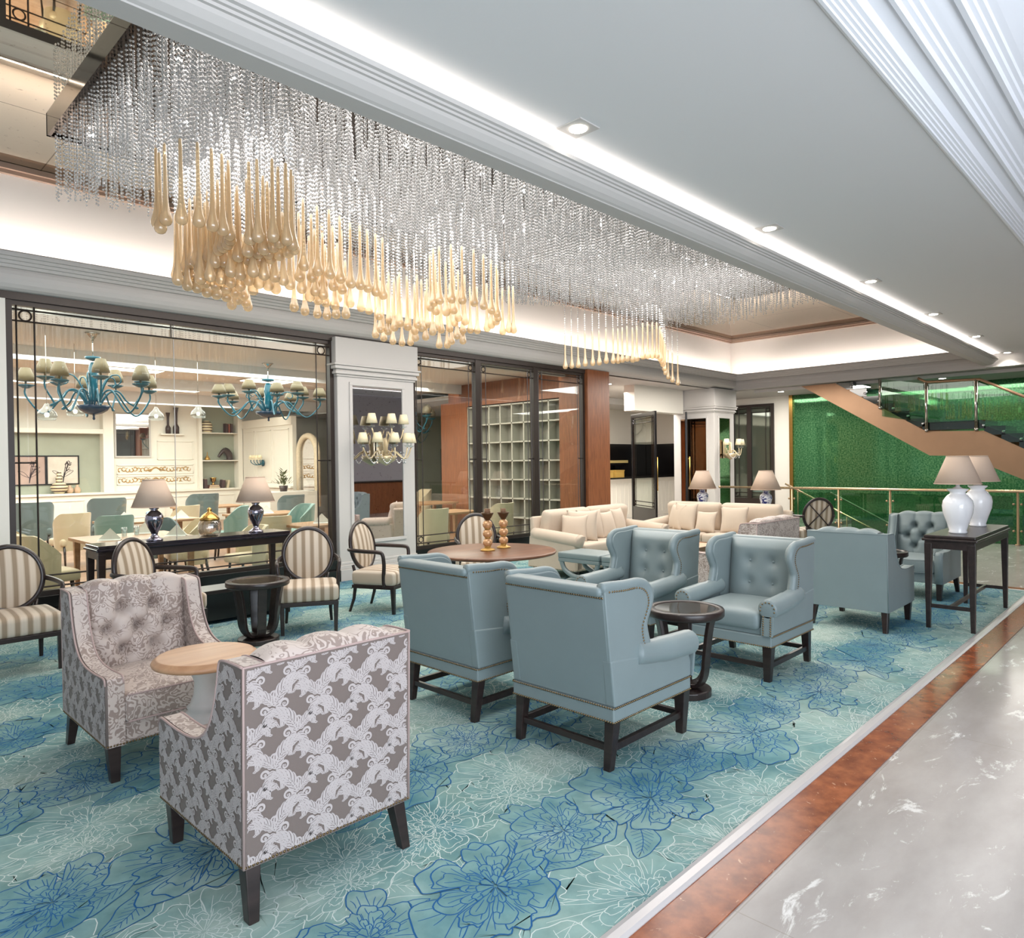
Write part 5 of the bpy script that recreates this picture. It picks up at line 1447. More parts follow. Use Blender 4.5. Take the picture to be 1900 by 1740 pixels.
for x, y, z, lab in ((2.35, 10.9, 2.30, 'clear glass bell pendant below the left turquoise chandelier'), (3.0, 12.2, 2.45, 'clear glass bell pendant behind the bowl of the left turquoise chandelier'), (4.19, 12.3, 2.43, 'clear glass bell pendant beside the tall dark vases'), (4.79, 12.09, 2.48, 'clear glass bell pendant left of the second turquoise chandelier')):
    pendant(x, y, z, lab)
# panelled back wall, with ledge, mirror, shelves
b = MB(); b.box(XM, 10.1, RY - .36, RY, -.01, .92); b.box(XM, 10.15, RY - .42, RY, .92, .98)
for k in range(6):
    x = -2.6 + 2.1 * k
    for (p, q, r_, s_) in ((x, x + 1.9, .76, .79), (x, x + 1.9, .2, .23), (x, x + .03, .2, .79), (x + 1.87, x + 1.9, .2, .79)): b.box(p, q, RY - .38, RY - .36, r_, s_)
o = b.build('wall_ledge', M['cream_paint'], bevel=.006); o['kind'] = 'structure'
b = MB(); b.box(3.85, 6.12, RY - .03, RY, .98, 2.62); struct(b.build('wall_niche', M['wallpaper']))
b = MB(); b.box(3.6, 3.9, RY - .36, RY, .98, 3.56); b.box(6.08, 6.35, RY - .36, RY, .98, 3.56); b.box(3.85, 6.1, RY - .36, RY, 2.62, 2.75); b.box(3.85, 6.1, RY - .05, RY, 2.75, 3.56)
b.box(6.35, 8.72, RY - .2, RY, .98, 3.56); b.box(8.72, 8.82, RY - .36, RY, .98, 3.56); b.box(9.95, 10.1, RY - .36, RY, .98, 3.56)
for (x0, x1, z0, z1) in ((7.55, 8.6, 1.88, 2.45), (6.45, 8.6, 1.16, 1.42), (6.45, 8.6, 1.46, 1.74)):
    for (p, q, r_, s_) in ((x0, x1, z1 - .03, z1), (x0, x1, z0, z0 + .03), (x0, x0 + .03, z0, z1), (x1 - .03, x1, z0, z1)): b.box(p, q, RY - .225, RY - .2, r_, s_)
struct(b.build('trim_17', M['cream_paint'], bevel=.006))
b = MB(); b.box(8.82, 9.95, RY - .04, RY, .98, 3.56); struct(b.build('wall_shelf_back', M['wallpaper']))
SH = [1.86, 2.72]
t = empty('bookshelf', (9.385, RY - .2, 1.86)); tag(t, 'white built in wall shelves with books and ornaments behind the dining chairs', 'shelf')
for z in SH:
    b = MB(); b.box(-.56, .56, -.16, .16, z - 1.86 - .03, z - 1.86); b.build('shelf_board', M['cream_paint'], t, bevel=.004)
t = empty('wall_mirror', (6.89, RY - .21, 2.6)); tag(t, 'square wall mirror in a slim white frame on the panelled restaurant wall', 'mirror')
b = MB(); b.box(-.44, .44, -.012, 0, -.6, .6); b.build('glass', M['mirror'], t)
b = MB()
for (p, q, r_, s_) in ((-.49, .49, .6, .65), (-.49, .49, -.65, -.6), (-.49, -.44, -.6, .6), (.44, .49, -.6, .6)): b.box(p, q, -.03, 0, r_, s_)
b.build('mirror_frame', M['white_plaster'], t, bevel=.005)
def ornament(z, lab):
    rg = random.Random(int(z * 100)); b = MB()
    for sg in (-1, 1):
        for k in range(9):
            x = sg * (.16 + .10 * k)
            b.tube([(x + .05 * math.cos(a), -.012, .055 * math.sin(a) + .015 * math.sin(k * 2)) for a in [sg * (PI * 1.6 * i / 9 + k) for i in range(10)]], [.016 * (1 - .6 * i / 9) for i in range(10)], 5)
    b.tube(smooth_path([(-.26, -.01, -.03), (-.12, -.012, .0), (0, -.015, .06), (.12, -.012, .0), (.26, -.01, -.03)], 5), .018, 6)
    o = b.build('carved_ornament', M['gold_leaf'], loc=(7.5, RY - .2, z)); tag(o, lab, 'wall ornament', 'gilded carved ornaments')
ornament(1.60, 'gilded carved scroll ornament on the cream panel, upper one'); ornament(1.29, 'gilded carved scroll ornament on the cream panel, lower one behind the lamp shade')
# framed botanical pictures
def picture(x, lab, seed):
    t = empty('framed_picture', (x, RY - .032, 1.62)); tag(t, lab, 'picture', 'framed flower pictures')
    b = MB()
    for (p, q, r_, s_) in ((-.39, .39, .37, .40), (-.39, .39, -.40, -.37), (-.39, -.36, -.37, .37), (.36, .39, -.37, .37)): b.box(p, q, -.035, 0, r_, s_)
    b.build('frame', M['black'], t)
    pp = plain('print_paper_%d' % seed, (206, 196, 184) if seed else (170, 146, 136), .8, 0, .3, 0, 60, .18, 2.5)
    b = MB(); b.box(-.36, .36, -.012, 0, -.37, .37, 0)
    rg = random.Random(seed + 5)
    def st(pts, w):
        m = len(pts); vs = []
        for i in range(m):
            a = pts[max(i - 1, 0)]; c = pts[min(i + 1, m - 1)]; dx, dz = c[0] - a[0], c[1] - a[1]; l = math.hypot(dx, dz) or 1
            vs += [(pts[i][0] - dz / l * w, -.0135, pts[i][1] + dx / l * w), (pts[i][0] + dz / l * w, -.0135, pts[i][1] - dx / l * w)]
        b.add(vs, [(2 * i, 2 * i + 1, 2 * i + 3, 2 * i + 2) for i in range(m - 1)], 1)
    for k in range(4):
        x1 = rg.uniform(-.2, .22); z1 = rg.uniform(.0, .22)
        st(smooth_path([(0, -.34), (x1 * .3, -.12), (x1, z1)], 4), .008)
        for q in range(9): 
            a = rg.uniform(0, 6.28); d = rg.uniform(.01, .07)
            st([(x1 + d * math.cos(a), z1 + d * math.sin(a)), (x1 + d * math.cos(a) + .02, z1 + d * math.sin(a) + .02)], .011)
    for sg in (-1, 1):
        st(smooth_path([(0, -.2), (sg * .15, -.12), (sg * .25, -.02), (sg * .12, -.05), (0, -.2)], 4), .006)
    b.build('print', [pp, plain('sepia_ink_%d' % seed, (70, 54, 56), .8)], t)
picture(4.38, 'black framed print of dark berry stems on the sage wall', 0); picture(5.16, 'black framed print of a pale flower with leaves behind the striped vase', 1)
def vase(name, prof, mat, loc, lab, cat='vase', n=20, group=None, ribs=0):
    b = MB(); b.lathe(prof, n, ribs=ribs, rib=.05); return tag(b.build(name, mat, loc=loc), lab, cat, group)
m, nt, N, L, P = newmat('banded_ceramic')
tc = N.new('ShaderNodeTexCoord'); sp = N.new('ShaderNodeSeparateXYZ'); mu = N.new('ShaderNodeMath'); mu.operation = 'MULTIPLY'; mu.inputs[1].default_value = 12.0
fr_ = N.new('ShaderNodeMath'); fr_.operation = 'FRACT'; cr = N.new('ShaderNodeValToRGB'); cr.color_ramp.interpolation = 'CONSTANT'
cr.color_ramp.elements[0].color = lin((222, 208, 172)); cr.color_ramp.elements[1].position = .6; cr.color_ramp.elements[1].color = lin((74, 48, 36))
L.new(tc.outputs['Object'], sp.inputs[0]); L.new(sp.outputs[2], mu.inputs[0]); L.new(mu.outputs[0], fr_.inputs[0]); L.new(fr_.outputs[0], cr.inputs[0]); L.new(cr.outputs[0], P.inputs['Base Color']); P.inputs['Roughness'].default_value = .4
vase('banded_vase', [(0, 0), (.10, 0), (.19, .10), (.21, .18), (.16, .26), (.08, .30), (.07, .36), (.09, .42), (.05, .46), (.06, .56), (.05, .58), (0, .58)], m, (5.02, RY - .24, .98), 'round striped vase with narrow neck on the ledge below the pictures')
cl = plain('clay_glaze', (190, 160, 134), .4, 0, .5, 0, 60, .2, 9)
vase('small_pot', [(0, 0), (.06, 0), (.09, .06), (.08, .13), (.03, .18), (.04, .22), (0, .22)], cl, (5.28, RY - .2, .98), 'small clay pot next to the striped vase', 'pot', 16, 'small clay pots on the ledge')
vase('small_pot', [(0, 0), (.06, 0), (.085, .06), (.07, .14), (.025, .19), (.035, .23), (0, .23)], cl, (5.46, RY - .2, .98), 'small clay pot farther right, towards the panelled wall', 'pot', 16, 'small clay pots on the ledge')
dv = plain('dark_bronze_glaze', (58, 42, 38), .35)
b = MB(); b.box(7.62, 8.3, RY - .36, RY - .2, 2.62, 2.66); struct(b.build('trim_16', M['cream_paint']))
vase('tall_vase', [(0, 0), (.07, 0), (.075, .18), (.03, .26), (.035, .5), (.06, .62), (.07, .63), (0, .6)], dv, (7.85, RY - .28, 2.66), 'tall dark bronze vase on the small wall ledge, shorter of the pair', 'vase', 18, 'tall dark vases')
vase('tall_vase', [(0, 0), (.085, 0), (.09, .2), (.04, .30), (.045, .62), (.075, .78), (.085, .79), (0, .76)], dv, (8.08, RY - .28, 2.66), 'tall dark bronze vase on the small wall ledge, taller of the pair', 'vase', 18, 'tall dark vases')
vase('banded_jar', [(0, 0), (.14, 0), (.17, .08), (.17, .24), (.13, .33), (.08, .34), (.09, .37), (0, .38)], m, (9.02, RY - .2, 2.72), 'striped round jar on the top shelf', 'jar')
def book(x, z, w_, h, d, mat, lab, lean=0, lie=False):
    b = MB(); b.box(-w_ / 2, w_ / 2, -d / 2, d / 2, 0, h, 0); o = b.build('book', mat, loc=(x, RY - .2, z)); o.rotation_euler = (0, R(lean), 0)
    b = MB(); b.box(-w_ / 2 + .006, w_ / 2 - .006, -d / 2 - .002, d / 2 - .004, .008 if lie else h - .006, h - .008 if lie else h + .002); b.build('pages', M['book_cream'], o)
    return tag(o, lab, 'book', 'books on the white wall shelves')
book(9.62, 2.72, .06, .30, .2, M['bookcloth'], 'dark upright book on the top shelf, left of three'); book(9.70, 2.72, .05, .28, .2, M['book_red'], 'red upright book on the top shelf, middle of three'); book(9.78, 2.72, .06, .30, .2, M['bookcloth'], 'dark upright book on the top shelf, right of three')
book(8.93, .98, .10, .30, .2, M['bookcloth'], 'dark upright book at the left end of the ledge below the shelves')
book(9.2, .98, .34, .055, .22, M['book_red'], 'red book lying flat at the bottom of the pile under the brass urn', lie=True); book(9.2, 1.035, .30, .05, .21, M['book_red'], 'red book lying flat at the top of the pile under the brass urn', lie=True)
book(9.47, .98, .10, .26, .2, M['bookcloth'], 'dark leaning book right of the brass urn', 8); book(9.62, .98, .06, .25, .2, M['book_cream'], 'pale leaning book beside the dark one right of the brass urn', 12)
vase('brass_urn', [(0, 0), (.07, 0), (.03, .04), (.03, .08), (.08, .13), (.085, .2), (.11, .23), (0, .22)], M['brass'], (9.2, RY - .2, 1.085), 'brass urn standing on the flat red books', 'urn')
vase('gold_bottle', [(0, 0), (.08, 0), (.085, .04), (.05, .10), (.012, .16), (.012, .26), (0, .26)], M['gold_leaf'], (9.03, RY - .2, 1.86), 'small gold bottle on the middle shelf', 'bottle')
# horse shaped figure on the shelf
t = empty('horse_figurine', (9.58, RY - .2, 1.86)); tag(t, 'dark bronze horse head figurine on the middle shelf', 'figurine')
b = MB(); b.tube(smooth_path([(.16, 0, 0), (.15, 0, .12), (.08, 0, .24), (-.02, 0, .30), (-.10, 0, .24), (-.17, 0, .15), (-.20, 0, .10)], 4), [.10, .105, .105, .10, .10, .10, .095, .09, .085, .08, .078, .075, .072, .07, .065, .062, .058, .055, .05, .048, .045, .042, .04, .038, .035], 8)
b.lathe([(.0, 0), (.15, 0), (.15, .02), (0, .02)], 16, (.1, 0, 0)); b.tube([(.0, .04, .33), (-.01, .05, .40)], [.03, .004], 6); b.tube([(.0, -.04, .33), (-.01, -.05, .40)], [.03, .004], 6)
b.build('bust', dv, t)
b = MB(); b.tube(smooth_path([(.24, 0, .08), (.21, 0, .22), (.12, 0, .34), (.02, 0, .38)], 4), .025, 6); b.build('mane', dv, t)
# cream panelled return wall with sconce and shell mirror, planter
b = MB(); b.box(10.12, 10.25, 18.8, RY, -.01, 3.1); b.box(10.08, 10.12, 18.8, RY, 2.85, 3.1); b.box(10.04, 10.12, 18.8, RY, 1.0, 1.06)
for y0 in (19.0, 20.1, 21.2):
    for (p, q, r_, s_) in ((y0, y0 + .95, 2.72, 2.75), (y0, y0 + .95, 1.15, 1.18), (y0, y0 + .03, 1.15, 2.75), (y0 + .92, y0 + .95, 1.15, 2.75)): b.box(10.10, 10.12, p, q, r_, s_)
struct(b.build('wall_return', M['cream_paint'], bevel=.004))
t = empty('wall_sconce', (10.1, 20.6, 1.75)); tag(t, 'small turquoise glass wall sconce with cream shades on the panelled wall', 'wall lamp')
b = MB(); b.lathe([(0, 0), (.10, .01), (.10, .03), (0, .04)], 14, T=Matrix.Rotation(R(-90), 4, 'Y')); b.build('backplate', M['blue_glass'], t)
for k in range(4):
    y = -.3 + .2 * k; 
    b = MB(); b.tube(smooth_path([(-.03, 0, 0), (-.14, y * .6, -.06), (-.24, y, .02), (-.25, y, .12)], 4), .012, 6); a = b.build('arm', M['blue_glass'], t)
    b = MB(); b.lathe([(.07, .14), (.04, .24)], 12, (-.25, y, 0)); b.lathe([(.05, .10), (.055, .12)], 10, (-.25, y, 0)); b.build('lamp_shade', M['shade_cream'], a)
t = empty('shell_mirror', (10.3, 18.2, 1.7)); tag(t, 'arched mirror in an encrusted shell frame beyond the dining tables', 'mirror')
arc = [(-.5, -1.2), (-.5, .3)] + [(-.5 * math.cos(a), .3 + .5 * math.sin(a)) for a in [PI * k / 12 for k in range(1, 12)]] + [(.5, .3), (.5, -1.2)]
b = MB(); b.prism([(p[0], p[1]) for p in arc], 0, -.02, 0); b.build('glass', M['mirror'], t)
b = MB(); b.tube([(-.03, p[0], p[1]) for p in arc], .09, 8); b.build('mirror_frame', M['shell'], t)
t = empty('potted_plant', (9.4, 18.0, .95)); tag(t, 'small potted plant in a dark pot in front of the shell framed mirror', 'plant')
b = MB(); b.lathe([(0, 0), (.09, 0), (.12, .16), (.10, .16), (0, .13)], 16); b.build('pot', dv, t)
b = MB(); rg = random.Random(2)
for k in range(70):
    a = rg.uniform(0, 6.28); e = rg.uniform(.2, 1.4); l = rg.uniform(.15, .48)
    c = Vector((l * math.cos(e) * math.cos(a) * .6, l * math.cos(e) * math.sin(a) * .6, .16 + l * math.sin(e))); s_ = Vector((-math.sin(a), math.cos(a), 0)) * .03; up = Vector((math.cos(a) * .06, math.sin(a) * .06, .05))
    b.add([tuple(c - up), tuple(c + s_), tuple(c + up), tuple(c - s_)], [(0, 1, 2, 3)])
b.build('foliage', M['leaf'], t)
b = MB(); b.box(8.8, 10.2, 17.6, 18.4, -.01, .95); tag(b.build('sideboard', M['cream_paint'], bevel=.01), 'low cream sideboard carrying the potted plant', 'sideboard')
# white open grid shelving beside the timber panel
t = empty('grid_shelf', (11.3, 10.96, 0)); tag(t, 'tall grey white open grid shelving behind the narrow windows', 'shelving')
b = MB(); b.box(.12, .145, -1.46, 1.46, -.01, 2.98); b.build('back', plain('pale_grey_board', (140, 136, 128), .7), t)
gs = plain('pale_grey_shelf', (176, 172, 162), .6)
for k in range(9):
    y = -1.46 + 2.92 * k / 8; b = MB(); b.box(-.1, .12, y - .015, y + .015, -.01, 2.98); b.build('upright', gs, t)
for k in range(8):
    z = .01 + 2.95 * k / 7; b = MB(); b.box(-.1, .12, -1.46, 1.46, z - .015, z + .015); b.build('shelf_board', gs, t)
# ceiling light panels and downlights of the restaurant
for i, (x, y, lab) in enumerate(((2.0, 14.4, 'square light panel in the restaurant ceiling above the left turquoise chandelier'), (4.6, 14.4, 'square light panel in the restaurant ceiling between the two turquoise chandeliers'), (7.4, 14.6, 'square light panel in the restaurant ceiling past the second turquoise chandelier'), (3.4, 17.6, 'square light panel deep in the restaurant ceiling at the left'), (6.6, 17.6, 'square light panel deep in the restaurant ceiling in the middle'))):
    t = empty('ceiling_panel_light', (x, y, RZ)); tag(t, lab, 'ceiling light', 'square light panels in the restaurant ceiling')
    b = MB(); b.box(-.56, .56, -.56, .56, -.02, 0); b.build('trim_plate', M['white_plaster'], t)
    b = MB(); b.box(-.5, .5, -.5, .5, -.03, -.018); b.build('diffuser', M['panel_led'], t)
b = MB(); b.box(11.84, 20, 19.0, 19.1, 0, RZ); struct(b.build('wall_sage', M['wallpaper']))
t = empty('framed_print', (16.2, 18.97, 1.62)); tag(t, 'tall framed botanical print on the sage wall past the mirrored pillar', 'picture')
b = MB(); b.box(-.38, .38, -.03, 0, -.55, .55); b.build('frame', M['black'], t)
b = MB(); b.box(-.34, .34, -.036, -.03, -.51, .51)
b.build('print', plain('pale_print', (224, 218, 206), .8), t)
b = MB(); rg = random.Random(4)
for k in range(6):
    p = smooth_path([(0, -.04, -.4), (rg.uniform(-.1, .1), -.04, -.1), (rg.uniform(-.25, .25), -.04, rg.uniform(.1, .4))], 4); b.tube(p, .008, 4)
    b.ball(p[-1], .04, 5); b.ball(p[4], .03, 5)
b.build('ink_branch', plain('print_ink', (80, 62, 60), .8), t)

# ------------------------------------------------------------------ wall lamps on the pillars
def shade_sconce(loc, n_low, n_up, lab, R_=.46, rot=0.0, s=1.0):
    t = empty('crystal_sconce', loc, rot); tag(t, lab, 'wall lamp', 'crystal wall lamps with cream shades')
    cg = M['clear_glass']; arm_m = plain('pale_gilt', (214, 196, 160), .3, .5) if 'pale_gilt' not in bpy.data.materials else bpy.data.materials['pale_gilt']
    b = MB(); b.lathe([(0, -.30), (.04, -.28), (.14, -.22), (.17, -.16), (.15, -.15), (.04, -.17), (.03, .1), (0, .12)], 20, (0, -.16, 0), ribs=14, rib=.05); b.box(-.05, .05, -.04, 0, -.26, .12); b.build('body', arm_m, t)
    for cnt, rr, z0 in ((n_low, R_, .02), (n_up, R_ * .72, .30)):
        for k in range(cnt):
            a = PI + PI * (k + .5) / cnt
            ca, sa = math.cos(a), math.sin(a)
            ex, ey = rr * ca, -.14 + rr * sa * .55
            b = MB(); b.tube(smooth_path([(0, -.15, -.18), (ex * .35, -.15 + (ey + .15) * .35, z0 - .10), (ex * .75, ey, z0 - .22), (ex, ey, z0 - .05)], 4), .011, 6); arm = b.build('arm', arm_m, t)
            b = MB(); b.lathe([(0, z0 - .05), (.045, z0 - .03), (.05, z0 - .02), (.012, z0 - .025), (.012, z0 + .03)], 12, (ex, ey, 0)); b.build('drip_pan', cg, arm)
            b = MB(); b.lathe([(.082, z0 + .02), (.05, z0 + .16)], 16, (ex, ey, 0), ribs=16, rib=.03); b.build('lamp_shade', M['shade_cream'], arm)
    for k in range(n_low):
        b = MB(); a0 = PI + PI * (k + .5) / n_low; a1 = PI + PI * (k + 1.5) / n_low
        for i in range(13):
            u = i / 12; x = R_ * .8 * (math.cos(a0) * (1 - u) + math.cos(a1) * u); y = -.14 + R_ * .5 * (math.sin(a0) * (1 - u) + math.sin(a1) * u)
            b.ball((x, y, -.10 - .16 * math.sin(PI * u)), .011, 4)
        b.build('bead_swag', M['crystal'], t)
    t.scale = (s, s, s)
    return t
shade_sconce((6.10, 8.735, 1.93), 5, 3, 'large crystal wall lamp with cream pleated shades on the mirrored pillar beside the big window', .45, 0, 1.0)
shade_sconce((16.75, 8.755, 1.98), 3, 0, 'crystal wall lamp with three cream shades on the far mirrored pillar near the green glass', .42, 0, 1.1)

# ------------------------------------------------------------------ railing, stair
RX = 15.88
t = empty('glass_railing', (RX, 3.0, 0)); tag(t, 'brass railing with clear glass panels in front of the green glass wall', 'railing')
b = MB(); b.tube([(0, -5.2, .99), (0, 5.4, .99)], .028, 10); b.ball((0, 5.42, .99), .036, 8); b.build('handrail', M['rail_brass'], t)
py = [6.64, 5.62, 4.59, 3.5, 2.42, 1.35, .3, -.8, -1.9]
for y in py:
    b = MB(); b.lathe([(.05, -.012), (.05, .005), (.022, .01), (.022, .97)], 12, (0, y - 3.0, 0)); 
    for z in (.25, .75):
        for s_ in (-1, 1): b.lathe([(0, 0), (.022, 0), (.022, .03), (0, .03)], 10, T=Matrix.Translation((-.03, y - 3 + s_ * .06, z)) @ Matrix.Rotation(R(90), 4, 'Y'))
    b.build('post', M['post_metal'], t)
for a, c in zip(py[:-1], py[1:]):
    b = MB(); b.box(-.006, .006, c + .07 - 3, a - .07 - 3, .09, .90); b.build('glass_panel', M['rail_glass'], t)
# descending handrails behind the railing
t = empty('descending_handrail', (16.6, 6.2, .9)); tag(t, 'slim brass handrails sloping down into the stairwell behind the railing', 'handrail')
b = MB(); b.tube([(0, .9, .16), (0, -3.2, -1.9)], .022, 8); b.build('rail', M['rail_brass'], t)
b = MB(); b.tube([(1.5, .4, -.1), (1.5, -3.6, -2.2)], .022, 8); b.build('rail', plain('dim_bronze', (90, 110, 84), .35, .6), t)
b = MB()
for k in range(4): b.tube([(0, .6 - 1.1 * k, .02 - .55 * k), (0, .6 - 1.1 * k, -1.0 - .55 * k)], .014, 6)
b.build('baluster', M['bronze'], t)
# stair with bronze stringer and glass treads
SX = 17.5
t = empty('staircase', (SX, 3.9, 1.6)); tag(t, 'bronze sided staircase with dark glass treads and steel posts in front of the green wall', 'staircase')
low = [(7.06, 3.45), (4.254, 1.684), (3.592, 1.661), (1.2, .50)]
up = [(1.2, 1.02), (3.25, 2.19), (4.32, 2.22), (6.25, 3.45)]
def stringer(dx, nm):
    b = MB(); b.prism([(p[0] - 3.9, p[1] - 1.6) for p in low] + [(p[0] - 3.9, p[1] - 1.6) for p in up], 0, dx, dx + .05); b.build('stringer', M['bronze'], t)
stringer(0, 'a'); stringer(1.25, 'b')
tg = plain('dark_green_tread_glass', (14, 34, 26), .08, 0, .8)
def tread(y0, y1, z):
    b = MB(); b.box(.02, 1.28, y0 - 3.9, y1 - 3.9, z - 1.6 - .03, z - 1.6 + .15); o = b.build('tread', tg, t)
    b = MB(); b.box(.0, 1.26, y0 - 3.9 - .02, y0 - 3.9, z - 1.6 + .06, z - 1.6 + .075); b.build('tread_edge', M['chrome'], o)
    b = MB(); b.lathe([(0, -.02), (.028, -.02), (.028, .02), (0, .02)], 12, T=Matrix.Translation((-.01, y0 - 3.9 + .03, z - 1.6 + .03)) @ Matrix.Rotation(R(90), 4, 'Y')); b.build('bolt', M['chrome'], o)
for k in range(6): tread(4.35 + .30 * k, 4.72 + .30 * k, 2.36 + .19 * k)
tread(3.22, 4.40, 2.27)
for k in range(6): tread(2.87 - .30 * k, 3.24 - .30 * k, 2.13 - .165 * k)
for y, zb, zt in ((5.24, 2.80, 3.45), (4.30, 2.24, 3.3), (3.37, 2.22, 3.27), (2.3, 1.68, 2.7), (1.5, 1.2, 2.25)):
    b = MB(); b.tube([(-.05, y - 3.9, zb - 1.6), (-.05, y - 3.9, zt - 1.6)], .032, 10); b.ball((-.05, y - 3.9, zb - 1.6), .045, 6); b.build('post', M['steel'], t)
b = MB(); b.tube([(-.05, 4.46 - 3.9, 3.4 - 1.6), (-.05, 4.30 - 3.9, 3.3 - 1.6), (-.05, 3.30 - 3.9, 3.27 - 1.6), (-.05, 1.2 - 3.9, 2.1 - 1.6)], .03, 10); b.build('handrail', M['bronze'], t)
for (a, z0), (c, z1) in (((5.2, 2.60), (4.35, 2.42)), ((4.25, 2.40), (3.42, 2.40)), ((3.32, 2.36), (2.35, 1.85)), ((2.25, 1.82), (1.55, 1.4))):
    b = MB(); b.prism([(a - 3.9, z0 - 1.6), (a - 3.9, z0 - .75), (c - 3.9, z1 - .75), (c - 3.9, z1 - 1.6)], 0, -.055, -.043); b.build('glass_panel', M['rail_glass'], t)

# ------------------------------------------------------------------ bar beyond the timber column
def door_leaf(name, x0, y0, x1, y1, lab_handle):
    L_ = math.hypot(x1 - x0, y1 - y0); ang = math.atan2(y1 - y0, x1 - x0)
    o = empty(name, (x0, y0, -.012), ang); o['kind'] = 'structure'
    b = MB(); b.box(0, .07, -.025, .025, 0, 2.84); b.box(L_ - .07, L_, -.025, .025, 0, 2.84); b.box(.07, L_ - .07, -.025, .025, 2.74, 2.84); b.box(.07, L_ - .07, -.02, .02, .06, .52); b.build('door_frame', M['black'], o, bevel=.004)
    b = MB(); b.box(.07, L_ - .07, -.005, .005, .52, 2.74); b.build('pane', M['pane'], o)
    b = MB(); lattice(b, .07, L_ - .07, .52, 2.74, lambda u, z: (u, -.016, z), .008, .035, None, .14, .13); lattice(b, .07, L_ - .07, .52, 2.74, lambda u, z: (u, .016, z), .008, .035, None, .14, .13); b.build('glazing_bar', M['black'], o)
    b = MB(); b.tube([(lab_handle * L_ + .0, -.07, .95), (lab_handle * L_, -.07, 1.75)], .016, 8)
    for z in (1.0, 1.7): b.tube([(lab_handle * L_, -.02, z), (lab_handle * L_, -.075, z)], .012, 6)
    b.build('handle', M['brass'], o)
    return o
door_leaf('door_1', 14.2, 9.15, 15.0, 10.38, .06); door_leaf('door_2', 15.15, 8.9, 16.25, 9.55, .05)
b = MB(); b.box(14.0, 16.2, 9.6, 9.9, 2.86, 3.47); b.box(11.84, 16.2, 12.1, 12.2, 2.95, 3.47); struct(b.build('wall_bar_header', M['cream_paint']))
t = empty('bar_counter', (16.4, 12.35, 0)); tag(t, 'cream panelled bar counter with dark top seen through the glass doors', 'bar counter')
b = MB(); b.box(-1.6, 3.4, -.3, .3, -.012, 1.14)
for k in range(25): b.box(-1.6 + .2 * k, -1.585 + .2 * k, -.31, -.3, .1, 1.05)
b.prism([(-.30, 1.02), (-.42, 1.14), (-.30, 1.14)], 0, -1.6, 3.4)
b.build('body', M['cream_paint'], t)
b = MB(); b.box(-1.7, 3.45, -.45, .35, 1.14, 1.18); b.build('counter_top', M['black'], t)
b = MB(); b.box(11.86, 19.95, 13.22, 13.28, .9, 2.2); b.box(19.9, 19.99, 10.4, 13.2, .9, 2.2); struct(b.build('wall_bar_dark', M['black']))
b = MB(); b.box(11.86, 13.9, 12.65, 13.2, -.012, .95); o = b.build('back_counter', M['cream_paint'], bevel=.01); tag(o, 'low cream back counter at the end of the bar', 'counter')
t = empty('display_case', (14.05, 12.0, 0)); tag(t, 'lit glass display case at the end of the bar counter', 'display case')
b = MB(); b.box(-.5, .5, -.25, .25, -.012, .42); b.build('plinth', M['cream_paint'], t)
b = MB(); b.box(-.5, .5, -.25, .25, .42, .86); b.build('glass', M['clear_glass'], t)
b = MB(); b.box(-.46, .46, -.2, .2, .44, .455); b.box(-.46, .46, -.2, .2, .62, .63); b.build('lit_shelf', emit('display_light', (235, 245, 245), 1.6), t)
t = empty('bar_shelf', (16.6, 12.95, 1.18)); tag(t, 'dark bar shelf with a pale top edge and golden display boxes', 'shelf')
b = MB(); b.box(-1.0, 1.6, -.2, .2, .42, .50); b.build('board', plain('pale_gold_board', (190, 170, 110), .5), t)
b = MB(); b.box(-1.0, 1.6, -.18, .2, .36, .42); b.box(-.96, -.9, -.15, .2, -.25, .36); b.box(1.5, 1.56, -.15, .2, -.25, .36); b.box(-1.0, 1.6, -.2, .2, -.28, -.25); b.build('frame', M['black'], t)
for i, x in enumerate((16.0, 16.55, 17.1)):
    b = MB(); b.box(-.2, .2, -.12, .12, 0, .2); b.box(-.21, .21, -.13, .13, .18, .21)
    tag(b.build('display_box', plain('golden_box_%d' % i, (196, 158, 80), .5), loc=(x, 12.38, 1.18)), 'golden display box on the bar counter, %s' % ('seen through the left door leaf', 'between the two door leaves', 'seen through the right door leaf')[i], 'box', 'golden boxes on the bar')
t = empty('picture_stand', (14.0, 12.9, .95)); tag(t, 'small white framed card standing on the back counter of the bar', 'frame')
b = MB(); 
for (p, q, r_, s_) in ((-.16, .16, .36, .40), (-.16, .16, 0, .04), (-.16, -.12, .04, .36), (.12, .16, .04, .36)): b.box(p, q, -.02, .02, r_, s_)
b.build('frame', M['white_plaster'], t)
b = MB(); b.box(-.12, .12, -.005, .005, .04, .36); b.build('card', M['black'], t)
for i, (x, lab) in enumerate(((13.45, 'left end'), (13.62, 'middle'), (13.78, 'right end'))):
    b = MB(); b.lathe([(0, 0), (.05, 0), (.055, .04), (.05, .10), (.02, .13), (0, .15)], 14); tag(b.build('steel_pot', M['chrome'], loc=(x, 12.8 if i < 2 else 12.75, .95)), 'small polished pot in the row on the bar back counter, %s' % lab, 'pot', 'polished pots on the bar back counter')
t = empty('wall_wreath', (15.6, 13.2, 2.72)); tag(t, 'thin dark ring shaped wall decoration above the bar', 'wall ornament')
b = MB(); b.tube([(.4 * math.cos(2 * PI * k / 24), -.03, .34 * math.sin(2 * PI * k / 24)) for k in range(20)], .014, 5)
for k in range(12): 
    a = 2 * PI * k / 14; b.tube([(.4 * math.cos(a), -.03, .34 * math.sin(a)), (.52 * math.cos(a + .2), -.03, .46 * math.sin(a + .2))], [.012, .002], 5)
b.build('twigs', M['dark_frame'], t)

